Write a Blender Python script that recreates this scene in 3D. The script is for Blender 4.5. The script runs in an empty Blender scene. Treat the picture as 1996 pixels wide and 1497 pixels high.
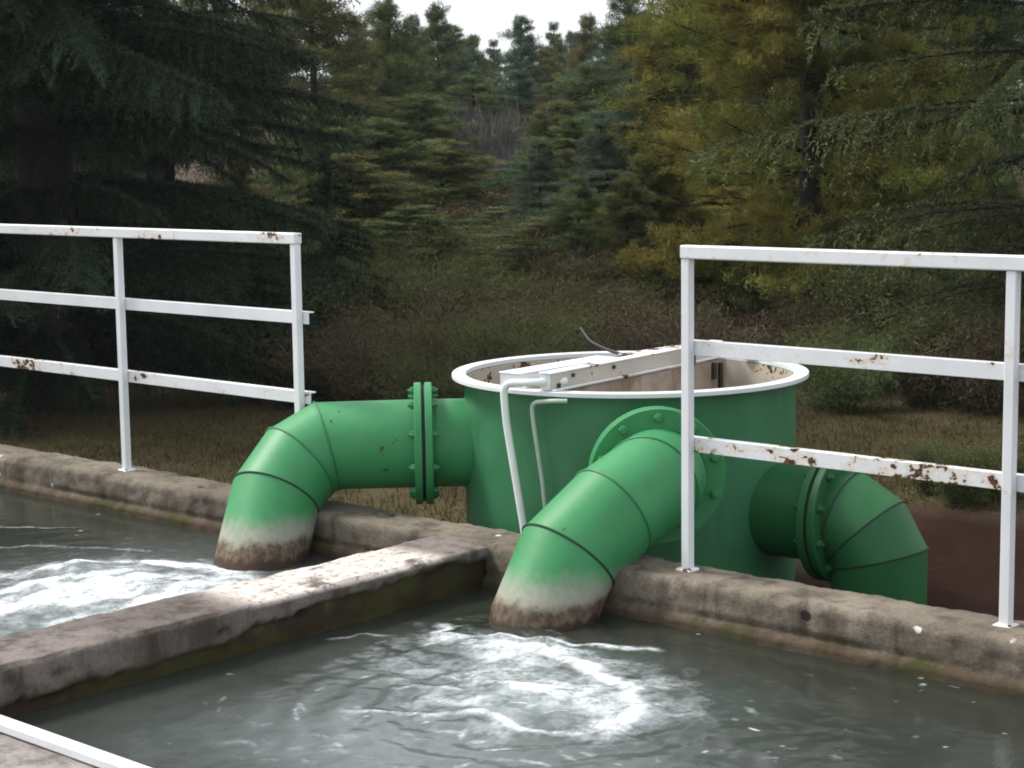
import bpy, math, random
import numpy as np
from mathutils import Vector, Matrix

# ------------------------------------------------------------------ camera, sky, sun, exposure
scene = bpy.context.scene
COL = scene.collection
F_PX, PITCH, ROLL, YAW = 3561.22, 0.1274, -0.0129, -0.7335
CAM = np.array([3.6034, -4.8721, 1.4106])
_F = np.array([math.sin(YAW)*math.cos(PITCH), math.cos(YAW)*math.cos(PITCH), -math.sin(PITCH)])
_R = np.array([math.cos(YAW), -math.sin(YAW), 0.0]); _U = np.cross(_R, _F)
_R2 = math.cos(ROLL)*_R + math.sin(ROLL)*_U
_U2 = -math.sin(ROLL)*_R + math.cos(ROLL)*_U
cam_data = bpy.data.cameras.new('camera')
cam_data.sensor_width = 36.0
cam_data.lens = F_PX*36.0/1996.0
cam_data.clip_start = 0.05
cam_data.clip_end = 2000.0
cam = bpy.data.objects.new('camera', cam_data)
COL.objects.link(cam)
cam.matrix_world = Matrix(((_R2[0], _U2[0], -_F[0], CAM[0]), (_R2[1], _U2[1], -_F[1], CAM[1]),
                           (_R2[2], _U2[2], -_F[2], CAM[2]), (0, 0, 0, 1)))
scene.camera = cam

SUN_AZ, SUN_EL = math.radians(196), math.radians(50)      # mathematical azimuth of the brightest part of the cloud
world = bpy.data.worlds.new('World'); scene.world = world; world.use_nodes = True
wn = world.node_tree.nodes; wl = world.node_tree.links
wn.clear()
w_out = wn.new('ShaderNodeOutputWorld'); w_bg = wn.new('ShaderNodeBackground')
w_sky = wn.new('ShaderNodeTexSky'); w_sky.sky_type = 'NISHITA'; w_sky.sun_disc = False
w_sky.sun_elevation = SUN_EL; w_sky.sun_rotation = math.pi/2 - SUN_AZ
w_sky.air_density = 1.0; w_sky.dust_density = 4.0
w_mix = wn.new('ShaderNodeMixRGB'); w_mix.inputs[0].default_value = 0.8
w_mix.inputs[2].default_value = (7.3, 7.5, 7.8, 1)          # even white cloud cover
wl.new(w_sky.outputs[0], w_mix.inputs[1]); wl.new(w_mix.outputs[0], w_bg.inputs[0])
w_bg.inputs[1].default_value = 0.06
wl.new(w_bg.outputs[0], w_out.inputs[0])

sun_data = bpy.data.lights.new('sun', 'SUN'); sun_data.energy = 1.5; sun_data.angle = math.radians(15)
sun_data.color = (1.0, 0.97, 0.92)
sun = bpy.data.objects.new('sun', sun_data); COL.objects.link(sun)
sd = Vector((math.cos(SUN_AZ)*math.cos(SUN_EL), math.sin(SUN_AZ)*math.cos(SUN_EL), math.sin(SUN_EL)))
sun.rotation_euler = sd.to_track_quat('Z', 'Y').to_euler(); sun.location = (-4, -6, 12)

vs = scene.view_settings
vs.view_transform = 'Standard'; vs.look = 'None'; vs.gamma = 1.0; vs.use_curve_mapping = False
vs.exposure = 1.5
scene.cycles.filter_width = 1.9
scene.cycles.max_bounces = 5; scene.cycles.diffuse_bounces = 2; scene.cycles.glossy_bounces = 3
scene.cycles.transmission_bounces = 2; scene.cycles.transparent_max_bounces = 4

# ------------------------------------------------------------------ helpers
rng = np.random.default_rng(7)
random.seed(7)

def ray(px, py):
    return _F + (px-998)/F_PX*_R2 - (py-748.5)/F_PX*_U2
def at_depth(px, py, d):
    return CAM + d*ray(px, py)

VDIR = np.array([math.sin(YAW), math.cos(YAW)])

def _hash(ix, iy, iz, seed):
    h = (ix.astype(np.int64)*374761393 + iy.astype(np.int64)*668265263 + iz.astype(np.int64)*2147483647 + seed*974711) & 0xffffffff
    h = ((h ^ (h >> 13))*1274126177) & 0xffffffff
    return ((h ^ (h >> 16)) & 0xffff)/32767.5 - 1.0
def vnoise(x, y, z=0.0, seed=0):
    x, y, z = np.broadcast_arrays(np.asarray(x, float), np.asarray(y, float), np.asarray(z, float))
    x0 = np.floor(x); y0 = np.floor(y); z0 = np.floor(z)
    fx, fy, fz = x-x0, y-y0, z-z0
    fx = fx*fx*(3-2*fx); fy = fy*fy*(3-2*fy); fz = fz*fz*(3-2*fz)
    r = 0
    for dz in (0, 1):
        for dy in (0, 1):
            for dx in (0, 1):
                w = (fx if dx else 1-fx)*(fy if dy else 1-fy)*(fz if dz else 1-fz)
                r = r + w*_hash(x0+dx, y0+dy, z0+dz, seed)
    return r
def fbm(x, y, z=0.0, seed=0, octv=4):
    s, a, f = 0, 1.0, 1.0
    for o in range(octv):
        s = s + a*vnoise(np.asarray(x)*f, np.asarray(y)*f, np.asarray(z)*f, seed+o*17); a *= .5; f *= 2.03
    return s/1.9
def sstep(a, b, x):
    t = np.clip((x-a)/(b-a), 0, 1); return t*t*(3-2*t)

class MB:
    """collects polygons of one mesh"""
    def __init__(s): s.v = []; s.f = []
    def add(s, verts, faces):
        o = len(s.v); s.v.extend([tuple(map(float, p)) for p in verts]); s.f.extend([tuple(i+o for i in f) for f in faces]); return s
    def box(s, x0, x1, y0, y1, z0, z1, bev=0.0):
        if bev <= 0:
            v = [(x, y, z) for z in (z0, z1) for y in (y0, y1) for x in (x0, x1)]
            return s.add(v, [(0, 2, 3, 1), (4, 5, 7, 6), (0, 1, 5, 4), (2, 6, 7, 3), (0, 4, 6, 2), (1, 3, 7, 5)])
        b = bev; V = []; idx = {}
        for sx in (0, 1):
            for sy in (0, 1):
                for sz in (0, 1):
                    X = (x0, x1)[sx]; Y = (y0, y1)[sy]; Z = (z0, z1)[sz]
                    ix = b if sx == 0 else -b; iy = b if sy == 0 else -b; iz = b if sz == 0 else -b
                    idx[sx, sy, sz, 'x'] = len(V); V.append((X, Y+iy, Z+iz))
                    idx[sx, sy, sz, 'y'] = len(V); V.append((X+ix, Y, Z+iz))
                    idx[sx, sy, sz, 'z'] = len(V); V.append((X+ix, Y+iy, Z))
        Fs = []
        I = lambda a, c: idx[a[0], a[1], a[2], c]
        for k, c in enumerate('xyz'):
            for sgn in (0, 1):
                o = [i for i in range(3) if i != k]; ring = []
                for a, bb in ((0, 0), (1, 0), (1, 1), (0, 1)):
                    q = [0, 0, 0]; q[k] = sgn; q[o[0]] = a; q[o[1]] = bb; ring.append(I(q, c))
                Fs.append(tuple(ring))
            o = [i for i in range(3) if i != k]
            for a in (0, 1):
                for bb in (0, 1):
                    q0 = [0, 0, 0]; q1 = [0, 0, 0]; q1[k] = 1
                    for q in (q0, q1): q[o[0]] = a; q[o[1]] = bb
                    c0, c1 = 'xyz'[o[0]], 'xyz'[o[1]]
                    Fs.append((I(q0, c0), I(q1, c0), I(q1, c1), I(q0, c1)))
        for sx in (0, 1):
            for sy in (0, 1):
                for sz in (0, 1):
                    Fs.append((idx[sx, sy, sz, 'x'], idx[sx, sy, sz, 'y'], idx[sx, sy, sz, 'z']))
        return s.add(V, Fs)
    def tube(s, pts, rad, n=16, cap=True):
        """smooth tube along pts; rad is a number or a list"""
        P = [np.asarray(p, float) for p in pts]; m = len(P)
        R = rad if hasattr(rad, '__len__') else [rad]*m
        T = []
        for i in range(m):
            t = P[min(i+1, m-1)]-P[max(i-1, 0)]; T.append(t/np.linalg.norm(t))
        a = np.cross(T[0], (0, 0, 1.0))
        if np.linalg.norm(a) < .1: a = np.cross(T[0], (1.0, 0, 0))
        a /= np.linalg.norm(a); V = []; Fs = []
        for i in range(m):
            a = a-T[i]*(a@T[i]); a /= np.linalg.norm(a); b = np.cross(T[i], a)
            for k in range(n):
                th = 2*math.pi*k/n; V.append(P[i]+R[i]*(math.cos(th)*a+math.sin(th)*b))
        for i in range(m-1):
            for k in range(n):
                Fs.append((i*n+k, i*n+(k+1) % n, (i+1)*n+(k+1) % n, (i+1)*n+k))
        if cap: Fs += [tuple(range(n))[::-1], tuple(range((m-1)*n, m*n))]
        return s.add(V, Fs)
    def lathe(s, prof, n=96, c=(0, 0, 0), axis=None, closed=False):
        """profile of (radius, height) pairs turned round axis through c"""
        ax = np.array([0, 0, 1.0]) if axis is None else np.asarray(axis, float)/np.linalg.norm(axis)
        a = np.cross(ax, (0, 0, 1.0))
        if np.linalg.norm(a) < .1: a = np.array([1.0, 0, 0])
        a /= np.linalg.norm(a); b = np.cross(ax, a); c = np.asarray(c, float)
        V = []; Fs = []; m = len(prof)
        for (r, h) in prof:
            for k in range(n):
                th = 2*math.pi*k/n; V.append(c+ax*h+r*(math.cos(th)*a+math.sin(th)*b))
        for i in range(m if closed else m-1):
            j = (i+1) % m
            for k in range(n): Fs.append((i*n+k, i*n+(k+1) % n, j*n+(k+1) % n, j*n+k))
        return s.add(V, Fs)
    def mesh(s, name, smooth=False, sharp=None, origin=(0, 0, 0)):
        o = np.asarray(origin, float)
        me = bpy.data.meshes.new(name)
        me.from_pydata([tuple(np.asarray(p)-o) for p in s.v], [], s.f); me.validate(); me.update()
        import bmesh
        bm = bmesh.new(); bm.from_mesh(me); bmesh.ops.recalc_face_normals(bm, faces=bm.faces); bm.to_mesh(me); bm.free()
        if smooth:
            me.polygons.foreach_set('use_smooth', [True]*len(me.polygons))
            if sharp is not None: me.set_sharp_from_angle(angle=math.radians(sharp))
        return me

def link(name, me, mat, parent=None, loc=None):
    o = bpy.data.objects.new(name, me); COL.objects.link(o)
    if mat is not None:
        if not me.materials: me.materials.append(mat)
        elif me.materials[0] != mat:
            o.material_slots[0].link = 'OBJECT'; o.material_slots[0].material = mat
    if parent is not None: o.parent = parent
    if loc is not None: o.location = loc
    return o
def wpos(o):
    p = np.array(o.location)
    while o.parent: o = o.parent; p = p+np.array(o.location)
    return p
def part(name, mb, mat, parent, smooth=False, sharp=30, label=None):
    o = link(name, mb.mesh(name, smooth, sharp if smooth else None, wpos(parent)), mat, parent)
    if label: o['label'] = label
    return o
def thing(name, label, cat, loc=(0, 0, 0), group=None):
    o = bpy.data.objects.new(name, None); COL.objects.link(o); o.location = loc
    o.empty_display_size = .1
    return tag(o, label, cat, group)
def tag(o, label, cat, group=None):
    o['label'] = label; o['category'] = cat
    if group: o['group'] = group
    return o
def fast_mesh(name, V, Fa, attrs=None, smooth=False):
    """V (n,3), Fa (m,k) with constant k"""
    V = np.ascontiguousarray(V, np.float32); Fa = np.ascontiguousarray(Fa, np.int32)
    me = bpy.data.meshes.new(name); m, k = Fa.shape
    me.vertices.add(len(V)); me.vertices.foreach_set('co', V.ravel())
    me.loops.add(m*k); me.loops.foreach_set('vertex_index', Fa.ravel())
    me.polygons.add(m); me.polygons.foreach_set('loop_start', np.arange(m, dtype=np.int32)*k)
    try: me.polygons.foreach_set('loop_total', np.full(m, k, np.int32))
    except Exception: pass
    if smooth: me.polygons.foreach_set('use_smooth', np.ones(m, bool))
    for n_, a in (attrs or {}).items():
        at = me.attributes.new(n_, 'FLOAT', 'POINT'); at.data.foreach_set('value', np.ascontiguousarray(a, np.float32))
    me.update(calc_edges=True)
    return me

# ------------------------------------------------------------------ materials
class NT:
    def __init__(s, name):
        s.m = bpy.data.materials.new(name); s.m.use_nodes = True
        s.n = s.m.node_tree.nodes; s.l = s.m.node_tree.links; s.n.clear()
        s.out = s.n.new('ShaderNodeOutputMaterial'); s.b = s.n.new('ShaderNodeBsdfPrincipled')
        s.l.new(s.b.outputs[0], s.out.inputs[0])
        s.pos = s.n.new('ShaderNodeNewGeometry').outputs['Position']
    def set(s, k, v):
        i = s.b.inputs[k]
        if hasattr(v, 'is_linked') or isinstance(v, bpy.types.NodeSocket): s.l.new(v, i)
        elif isinstance(v, tuple): i.default_value = (*v, 1)
        else: i.default_value = v
    def noise(s, scale, detail=4, rough=.55, stretch=None, vec=None, off=0.0):
        t = s.n.new('ShaderNodeTexNoise'); t.inputs['Scale'].default_value = scale
        t.inputs['Detail'].default_value = detail; t.inputs['Roughness'].default_value = rough
        v = vec or s.pos
        if stretch or off:
            mp = s.n.new('ShaderNodeMapping'); s.l.new(v, mp.inputs[0])
            mp.inputs['Scale'].default_value = stretch or (1, 1, 1); mp.inputs['Location'].default_value = (off, off*.7, off*.3); v = mp.outputs[0]
        s.l.new(v, t.inputs['Vector']); return t.outputs[0]
    def n_col(s, scale):
        t = s.n.new('ShaderNodeTexNoise'); t.inputs['Scale'].default_value = scale; t.inputs['Detail'].default_value = 3; s.l.new(s.pos, t.inputs['Vector']); return t.outputs['Color']
    def ramp(s, f, a, b, lo=0.0, hi=1.0, smooth=True):
        r = s.n.new('ShaderNodeMapRange'); r.interpolation_type = 'SMOOTHSTEP' if smooth else 'LINEAR'
        s._in(r.inputs[0], f); r.inputs[1].default_value = a; r.inputs[2].default_value = b
        r.inputs[3].default_value = lo; r.inputs[4].default_value = hi; return r.outputs[0]
    def _in(s, i, v):
        if isinstance(v, bpy.types.NodeSocket): s.l.new(v, i)
        elif isinstance(v, tuple): i.default_value = (*v, 1)
        else: i.default_value = v
    def mix(s, f, a, b, mode='MIX'):
        x = s.n.new('ShaderNodeMixRGB'); x.blend_type = mode
        s._in(x.inputs[0], f); s._in(x.inputs[1], a); s._in(x.inputs[2], b); return x.outputs[0]
    def math(s, op, a, b=0.0):
        x = s.n.new('ShaderNodeMath'); x.operation = op; s._in(x.inputs[0], a); s._in(x.inputs[1], b); return x.outputs[0]
    def sep(s, axis):
        x = s.n.new('ShaderNodeSeparateXYZ'); s.l.new(s.pos, x.inputs[0]); return x.outputs[axis]
    def attr(s, name):
        a = s.n.new('ShaderNodeAttribute'); a.attribute_name = name; return a.outputs['Fac']
    def bump(s, h, strength=.3, dist=.01):
        b = s.n.new('ShaderNodeBump'); b.inputs['Strength'].default_value = strength; b.inputs['Distance'].default_value = dist
        s.l.new(h, b.inputs['Height']); s.l.new(b.outputs[0], s.b.inputs['Normal'])

def mat_concrete(name, c0, c1, water=True, lime=True, seed=0.0, patch=False):
    t = NT(name)
    big = t.noise(2.2, 5, .6, off=seed); mid = t.noise(11, 6, .65, off=seed+3); fine = t.noise(85, 5, .8, off=seed+7)
    c = t.mix(t.ramp(big, .3, .7), c0, c1)
    c = t.mix(t.ramp(mid, .45, .75), c, tuple(x*.55 for x in c0))
    c = t.mix(t.ramp(fine, .52, .75, 0, .5), c, tuple(min(1, x*1.5) for x in c1))
    c = t.mix(t.ramp(fine, .48, .3, 0, .55), c, tuple(x*.35 for x in c0))
    st = t.noise(9, 4, .6, stretch=(1, 1, .12), off=seed+11)
    c = t.mix(t.ramp(st, .48, .7, 0, .8), c, (.06, .046, .035))
    if water:
        z = t.sep(2); zz = t.math('ADD', z, t.ramp(t.noise(14, 4, .6, off=seed+5), 0, 1, -.05, .05, False))
        c = t.mix(t.ramp(zz, -.075, -.15, 0, .85), c, (.075, .05, .028))
        alg = t.math('MULTIPLY', t.ramp(zz, -.06, -.13), t.ramp(t.noise(6, 4, .6, off=seed+9), .45, .65))
        c = t.mix(alg, c, (.05, .055, .014))
    if lime:
        dis = t.mix(.035, t.pos, t.n_col(22)); v = t.n.new('ShaderNodeTexVoronoi'); v.inputs['Scale'].default_value = 7; t.l.new(dis, v.inputs['Vector'])
        sp = t.math('MULTIPLY', t.ramp(v.outputs['Distance'], .085, .04), t.ramp(t.noise(3, 2, off=seed+2), .5, .56))
        c = t.mix(sp, c, (.72, .7, .66))
        v2 = t.n.new('ShaderNodeTexVoronoi'); v2.inputs['Scale'].default_value = 4.2; t.l.new(dis, v2.inputs['Vector'])
        c = t.mix(t.math('MULTIPLY', t.ramp(v2.outputs['Distance'], .085, .06), .9), c, (.02, .015, .012))
    if patch:      # flaking whitewash left on the crown of the dividing wall
        y = t.sep(1); n1 = t.noise(7, 6, .7, stretch=(1, .5, 1), off=2.0); n2 = t.noise(38, 4, .7)
        band = t.math('MULTIPLY', t.ramp(y, -1.32, -1.12), t.ramp(y, -.3, -.42))
        up = t.ramp(t.sep(2), -.03, -.012)
        m = t.math('MULTIPLY', t.math('MULTIPLY', band, up), t.math('MULTIPLY', t.ramp(n1, .36, .48), t.ramp(n2, .38, .5, .35, 1)))
        c = t.mix(m, c, (.72, .64, .58))
    if patch:
        c = t.mix(t.math('MULTIPLY', t.attr('slime'), t.ramp(t.noise(9, 5, .65), .25, .5, .5, .95)), c, t.mix(t.ramp(t.noise(5, 5, .7), .4, .6), (.035, .022, .012), (.05, .05, .012)))
    t.set('Base Color', c); t.set('Roughness', .9); t.set('Specular IOR Level', .25)
    h = t.math('ADD', t.math('MULTIPLY', mid, .6), t.math('MULTIPLY', fine, .5)); t.bump(h, .85, .014)
    return t.m

def mat_white(name, rust=.66, edge=.72, heavy=False, col=(.74, .76, .775)):
    t = NT(name)
    a = t.noise(9, 5, .62, stretch=(.35, 1, 1)); b = t.noise(34, 4, .6)
    s = t.math('ADD', t.math('MULTIPLY', a, .65), t.math('MULTIPLY', b, .35))
    m = t.ramp(s, rust, rust+.02)
    halo = t.ramp(s, rust-.07, rust, 0, .55)
    c = t.mix(t.ramp(t.noise(5, 4), .35, .75, 0, .35), col, tuple(x*.72 for x in col))
    c = t.mix(halo, c, (.62, .5, .36))
    rc = t.mix(t.ramp(t.noise(50, 4), .35, .65), (.03, .014, .009), (.12, .045, .018))
    c = t.mix(m, c, rc)
    t.set('Base Color', c); t.set('Roughness', t.ramp(m, 0, 1, .42, .9))
    t.bump(t.math('SUBTRACT', t.math('MULTIPLY', b, .15), m), .5, .002)
    return t.m

def mat_green(name, base, dull, lime=None, gloss=.38, streak=.5, off=0.0):
    t = NT(name)
    c = t.mix(t.ramp(t.noise(3.2, 5, .6), .35, .7), base, dull)
    c = t.mix(t.ramp(t.noise(16, 5, .65, stretch=(1, 1, .15)), .52, .8, 0, streak), c, tuple(x*.6 for x in base))
    c = t.mix(t.ramp(t.noise(60, 3, .6), .6, .8, 0, .3), c, tuple(min(1, x*1.5+.02) for x in dull))
    ch = t.ramp(t.math('ADD', t.math('MULTIPLY', t.noise(5, 3), .5), t.math('MULTIPLY', t.noise(30, 4), .5)), .665, .68)
    c = t.mix(ch, c, (.035, .022, .014))
    rough = gloss
    if lime is not None:        # lime scale, then rust and slime, up from the water
        z = t.sep(2); n = t.noise(11, 5, .65, stretch=(1, 1, .45), off=off+.01); n2 = t.noise(45, 4, .6, stretch=(1, 1, .6), off=off+.01)
        zz = t.math('ADD', z, t.math('ADD', t.ramp(n, 0, 1, -.045, .045, False), t.ramp(n2, 0, 1, -.02, .02, False)))
        lm = t.ramp(zz, lime+.085, lime-.02, 0, .9)
        c = t.mix(lm, c, t.mix(n2, (.36, .355, .30), (.27, .245, .2)))
        rm = t.ramp(zz, lime-.015, lime-.055)
        c = t.mix(rm, c, t.mix(t.ramp(n2, .35, .65), (.075, .05, .034), (.15, .11, .075)))
        wet = t.ramp(zz, lime-.075, lime-.1)
        c = t.mix(wet, c, t.mix(n2, (.03, .017, .011), (.06, .036, .022)))
        rough = t.ramp(lm, 0, 1, gloss, .85)
    t.set('Base Color', c); t.set('Roughness', rough); t.set('Specular IOR Level', .35)
    t.bump(t.noise(40, 4, .6), .12, .004)
    return t.m

def mat_leaf(name, dark, light, trans=.25, tip=None):
    t = NT(name); r = t.attr('rnd')
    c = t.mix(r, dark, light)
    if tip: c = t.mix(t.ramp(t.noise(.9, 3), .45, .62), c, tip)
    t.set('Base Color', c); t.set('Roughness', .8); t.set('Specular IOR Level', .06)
    tr = t.n.new('ShaderNodeBsdfTranslucent'); t.l.new(c, tr.inputs[0])
    ms = t.n.new('ShaderNodeMixShader'); ms.inputs[0].default_value = trans
    t.l.new(t.b.outputs[0], ms.inputs[1]); t.l.new(tr.outputs[0], ms.inputs[2]); t.l.new(ms.outputs[0], t.out.inputs[0])
    return t.m
def mat_bark(name, a, b):
    t = NT(name); c = t.mix(t.ramp(t.noise(20, 5, .7, stretch=(1, 1, .2)), .35, .65), a, b)
    t.set('Base Color', c); t.set('Roughness', .95); t.bump(t.noise(30, 4, .7, stretch=(1, 1, .25)), .6, .02); return t.m
def mat_plain(name, col, rough=.6, var=.3, scale=20):
    t = NT(name); c = t.mix(t.ramp(t.noise(scale, 4), .3, .7, 0, var), col, tuple(x*.4 for x in col))
    t.set('Base Color', c); t.set('Roughness', rough); return t.m

M = {}
M['wall'] = mat_concrete('weathered_concrete', (.135, .113, .086), (.25, .215, .168))
M['divider'] = mat_concrete('weathered_concrete_whitewashed', (.14, .116, .104), (.24, .205, .185), seed=4.0, patch=True, lime=False)
M['slab'] = mat_concrete('walkway_concrete', (.27, .235, .215), (.4, .37, .34), water=False, lime=False, seed=9.0)
M['white'] = mat_white('white_paint', .655)
M['white_worn'] = mat_white('white_paint_chipped', .585)
M['white_peel'] = mat_white('white_paint_peeling', .525)
M['white_shade_dirt'] = mat_white('shaded_dirty_white_paint', .62, col=(.47, .44, .39))  # facing web of the long channel: its shade and dirt put into the colour
M['white_clean'] = mat_white('white_paint_clean', .7)
M['tank'] = mat_green('faded_green_paint', (.034, .16, .066), (.052, .195, .094), None, .42, .5)
M['pipe'] = mat_green('green_paint', (.034, .215, .074), (.046, .25, .094), -.035, .5, .3)
M['pipe_b'] = mat_green('green_paint_second', (.034, .215, .074), (.046, .25, .094), -.05, .5, .3, 3.7)
M['pipe_back'] = mat_green('shaded_green_paint', (.013, .10, .028), (.017, .12, .036), None, .5, .35)  # pipe green darkened, the shade on the feed pipe is in the colour
M['seam'] = mat_plain('weld_seam', (.012, .05, .022), .8, .9, 9)
M['seam_faint'] = mat_plain('painted_weld_seam', (.024, .17, .055), .5, .3, 9)
M['gasket'] = mat_plain('rubber_gasket', (.012, .014, .012), .8)
M['tank_inner'] = mat_white('stained_white_paint', .56, col=(.46, .42, .36))
t = NT('stained_plate')
c = t.mix(t.ramp(t.noise(5, 5, .65), .35, .68), (.4, .35, .29), (.23, .165, .115))
c = t.mix(t.ramp(t.noise(12, 5, .65, stretch=(1, 1, .12)), .52, .72), c, (.14, .08, .05))
t.set('Base Color', c); t.set('Roughness', .8); M['plate'] = t.m
M['rust'] = mat_plain('rust', (.1, .035, .018), .9)
M['black'] = mat_plain('black_rubber', (.015, .015, .016), .6)
M['pvc'] = mat_plain('white_plastic', (.74, .8, .76), .4, .12)
M['pvc_green'] = mat_plain('greenish_plastic', (.36, .46, .38), .45, .2)
M['bark'] = mat_bark('dark_bark', (.010, .009, .007), (.022, .018, .015))
M['bark_grey'] = mat_bark('grey_bark', (.1, .09, .085), (.17, .155, .15))
M['spruce'] = mat_leaf('dark_needles', (.006, .011, .006), (.062, .094, .054), .12)
M['cedar'] = mat_leaf('drooping_needles', (.013, .02, .007), (.16, .19, .08), .2)
M['olive'] = mat_leaf('olive_needles', (.045, .06, .013), (.25, .265, .065), .3, tip=(.23, .2, .05))
M['pine'] = mat_leaf('pine_needles', (.052, .076, .027), (.175, .215, .088), .25)
M['bluepine'] = mat_leaf('blue_green_needles', (.042, .076, .045), (.13, .185, .11), .25)
M['oldpine'] = mat_leaf('brownish_needles', (.066, .072, .025), (.21, .2, .08), .25)
M['shrub'] = mat_leaf('shrub_leaves', (.05, .062, .022), (.165, .175, .075), .3)
M['shrub_blue'] = mat_leaf('bluish_shrub_leaves', (.04, .065, .042), (.125, .16, .105), .3)
M['twig'] = mat_leaf('bare_twigs', (.085, .075, .072), (.21, .19, .185), .0)
M['dry'] = mat_leaf('dry_weeds', (.05, .04, .024), (.145, .115, .07), .15)
M['grass'] = mat_leaf('grass_blades', (.032, .036, .010), (.115, .1, .038), .3)

# ground
t = NT('forest_floor')
n1 = t.noise(.35, 4, .6); n2 = t.noise(2.3, 5, .65); n3 = t.noise(26, 4, .7)
c = t.mix(t.ramp(n2, .35, .65), (.05, .036, .025), (.085, .06, .042))
c = t.mix(t.ramp(n3, .45, .8, 0, .7), c, (.14, .11, .078))
gm = t.attr('grassy'); c = t.mix(gm, c, t.mix(t.ramp(n2, .3, .7), (.05, .043, .016), (.085, .07, .03)))
rd = t.attr('red'); c = t.mix(rd, c, t.mix(t.ramp(n2, .3, .7), (.02, .009, .006), (.032, .014, .009)))
t.set('Base Color', c); t.set('Roughness', .97); t.set('Specular IOR Level', .1); t.bump(n3, .8, .03); M['ground'] = t.m

# water
t = NT('churned_water')
foam = t.attr('foam'); milk = t.attr('milk')
f1 = t.noise(55, 5, .7); f2 = t.noise(16, 5, .65, stretch=(1.0, .6, 1))
fm = t.math('MULTIPLY', foam, t.ramp(t.math('ADD', t.math('MULTIPLY', f1, .5), t.math('MULTIPLY', f2, .6)), .36, .72, .25, 1.25))
fm = t.ramp(fm, .10, .95, smooth=False)
c = t.mix(t.noise(1.3, 3), (.019, .025, .021), (.03, .033, .023))
c = t.mix(t.math('MULTIPLY', milk, t.ramp(f2, .2, .8, .5, 1)), c, (.23, .265, .27))
c = t.mix(fm, c, (.74, .78, .81))
t.set('Base Color', c); t.set('Roughness', t.ramp(fm, 0, 1, .13, .7)); t.set('IOR', 1.33)
t.bump(t.math('ADD', t.math('MULTIPLY', f2, 1.0), t.math('MULTIPLY', t.noise(90, 3), .12)), .10, .012)
M['water'] = t.m

# ------------------------------------------------------------------ ground
HAZE = .00045; WALL_TOP = 0.0; WATER = -0.161; GROUND = -0.40
def terrain(x, y):
    x = np.asarray(x, float); y = np.asarray(y, float)
    u = (x-CAM[0])*VDIR[0] + (y-CAM[1])*VDIR[1]
    rise = 0.034*np.maximum(np.minimum(u, 130)-15, 0)
    bump = .10*fbm(x*.22, y*.22, 0, 3)*sstep(11, 22, u) + .03*fbm(x*.9, y*.9, 0, 5)*sstep(9, 14, u)
    bank = .20*sstep(1.75, 2.3, y)*sstep(-1.6, -.4, x)*sstep(4.5, 3, x)*(1-sstep(4, 8, y))
    return GROUND + rise + bump + bank
def axis_samples(segs):
    out = [np.arange(a, b, s) for a, b, s in segs]; return np.concatenate(out+[[segs[-1][1]]])
gx = axis_samples([(-420, -60, 20), (-60, -24, 1.2), (-24, 3, .25), (3, 20, 1.5), (20, 260, 20)])
gy = axis_samples([(-160, -10, 15), (-10, 0, 1), (0, 14, .2), (14, 45, 1.0), (45, 420, 20)])
GX, GY = np.meshgrid(gx, gy)
GZ = terrain(GX, GY)
nx, ny = len(gx), len(gy)
ii = (np.arange(ny-1)[:, None]*nx + np.arange(nx-1)[None, :]).ravel()
gfaces = np.stack([ii, ii+1, ii+nx+1, ii+nx], 1)
u_ = (GX-CAM[0])*VDIR[0]+(GY-CAM[1])*VDIR[1]
GR_NOISE = fbm(GX*.8, GY*.8, 0, 21)
grassy = sstep(14.5, 11.0, u_)*np.clip(.75+.6*GR_NOISE, 0, 1)
red = sstep(-1.2, -.3, GX)*sstep(2.6, 2.2, GY) + .55*sstep(18, 24, u_)*sstep(50, 40, u_)*np.clip(fbm(GX*.3, GY*.3, 0, 40)+.5, 0, 1)
red = np.clip(red, 0, 1); grassy = grassy*(1-sstep(-1.2, -.3, GX)*sstep(2.6, 2.2, GY))
g = link('ground', fast_mesh('ground', np.stack([GX.ravel(), GY.ravel(), GZ.ravel()], 1), gfaces, {'grassy': grassy.ravel(), 'red': red.ravel()}, True), M['ground'])
g['kind'] = 'structure'

# ------------------------------------------------------------------ basin walls
def rounded_wall(xs, ys, zs, r, disp):
    """box sampled on its faces, edges rounded by r, moved along its outward direction by disp(p, n)"""
    x0, x1, y0, y1, z0, z1 = xs[0], xs[-1], ys[0], ys[-1], zs[0], zs[-1]
    V = []; Fs = []; key = {}
    def vid(p):
        k = tuple(np.round(p, 5))
        if k not in key: key[k] = len(V); V.append(p)
        return key[k]
    def face(A, B, fn):
        I = [[vid(fn(a, b)) for b in B] for a in A]
        for i in range(len(A)-1):
            for j in range(len(B)-1): Fs.append((I[i][j], I[i+1][j], I[i+1][j+1], I[i][j+1]))
    face(xs, ys, lambda a, b: (a, b, z1))
    face(xs, zs, lambda a, b: (a, y0, b)); face(xs, zs, lambda a, b: (a, y1, b))
    face(ys, zs, lambda a, b: (x0, a, b)); face(ys, zs, lambda a, b: (x1, a, b))
    P = np.array(V, float)
    lo = np.array([x0+r, y0+r, z0-1]); hi = np.array([x1-r, y1-r, z1-r])
    inner = np.clip(P, lo, hi); d = P-inner; L = np.linalg.norm(d, axis=1, keepdims=True); L[L == 0] = 1
    n = d/L; P = inner+n*r
    P = P+disp(P, n)
    return P, np.array(Fs)
def lin(a, b, s): return np.linspace(a, b, max(2, int(round((b-a)/s))+1))

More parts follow.
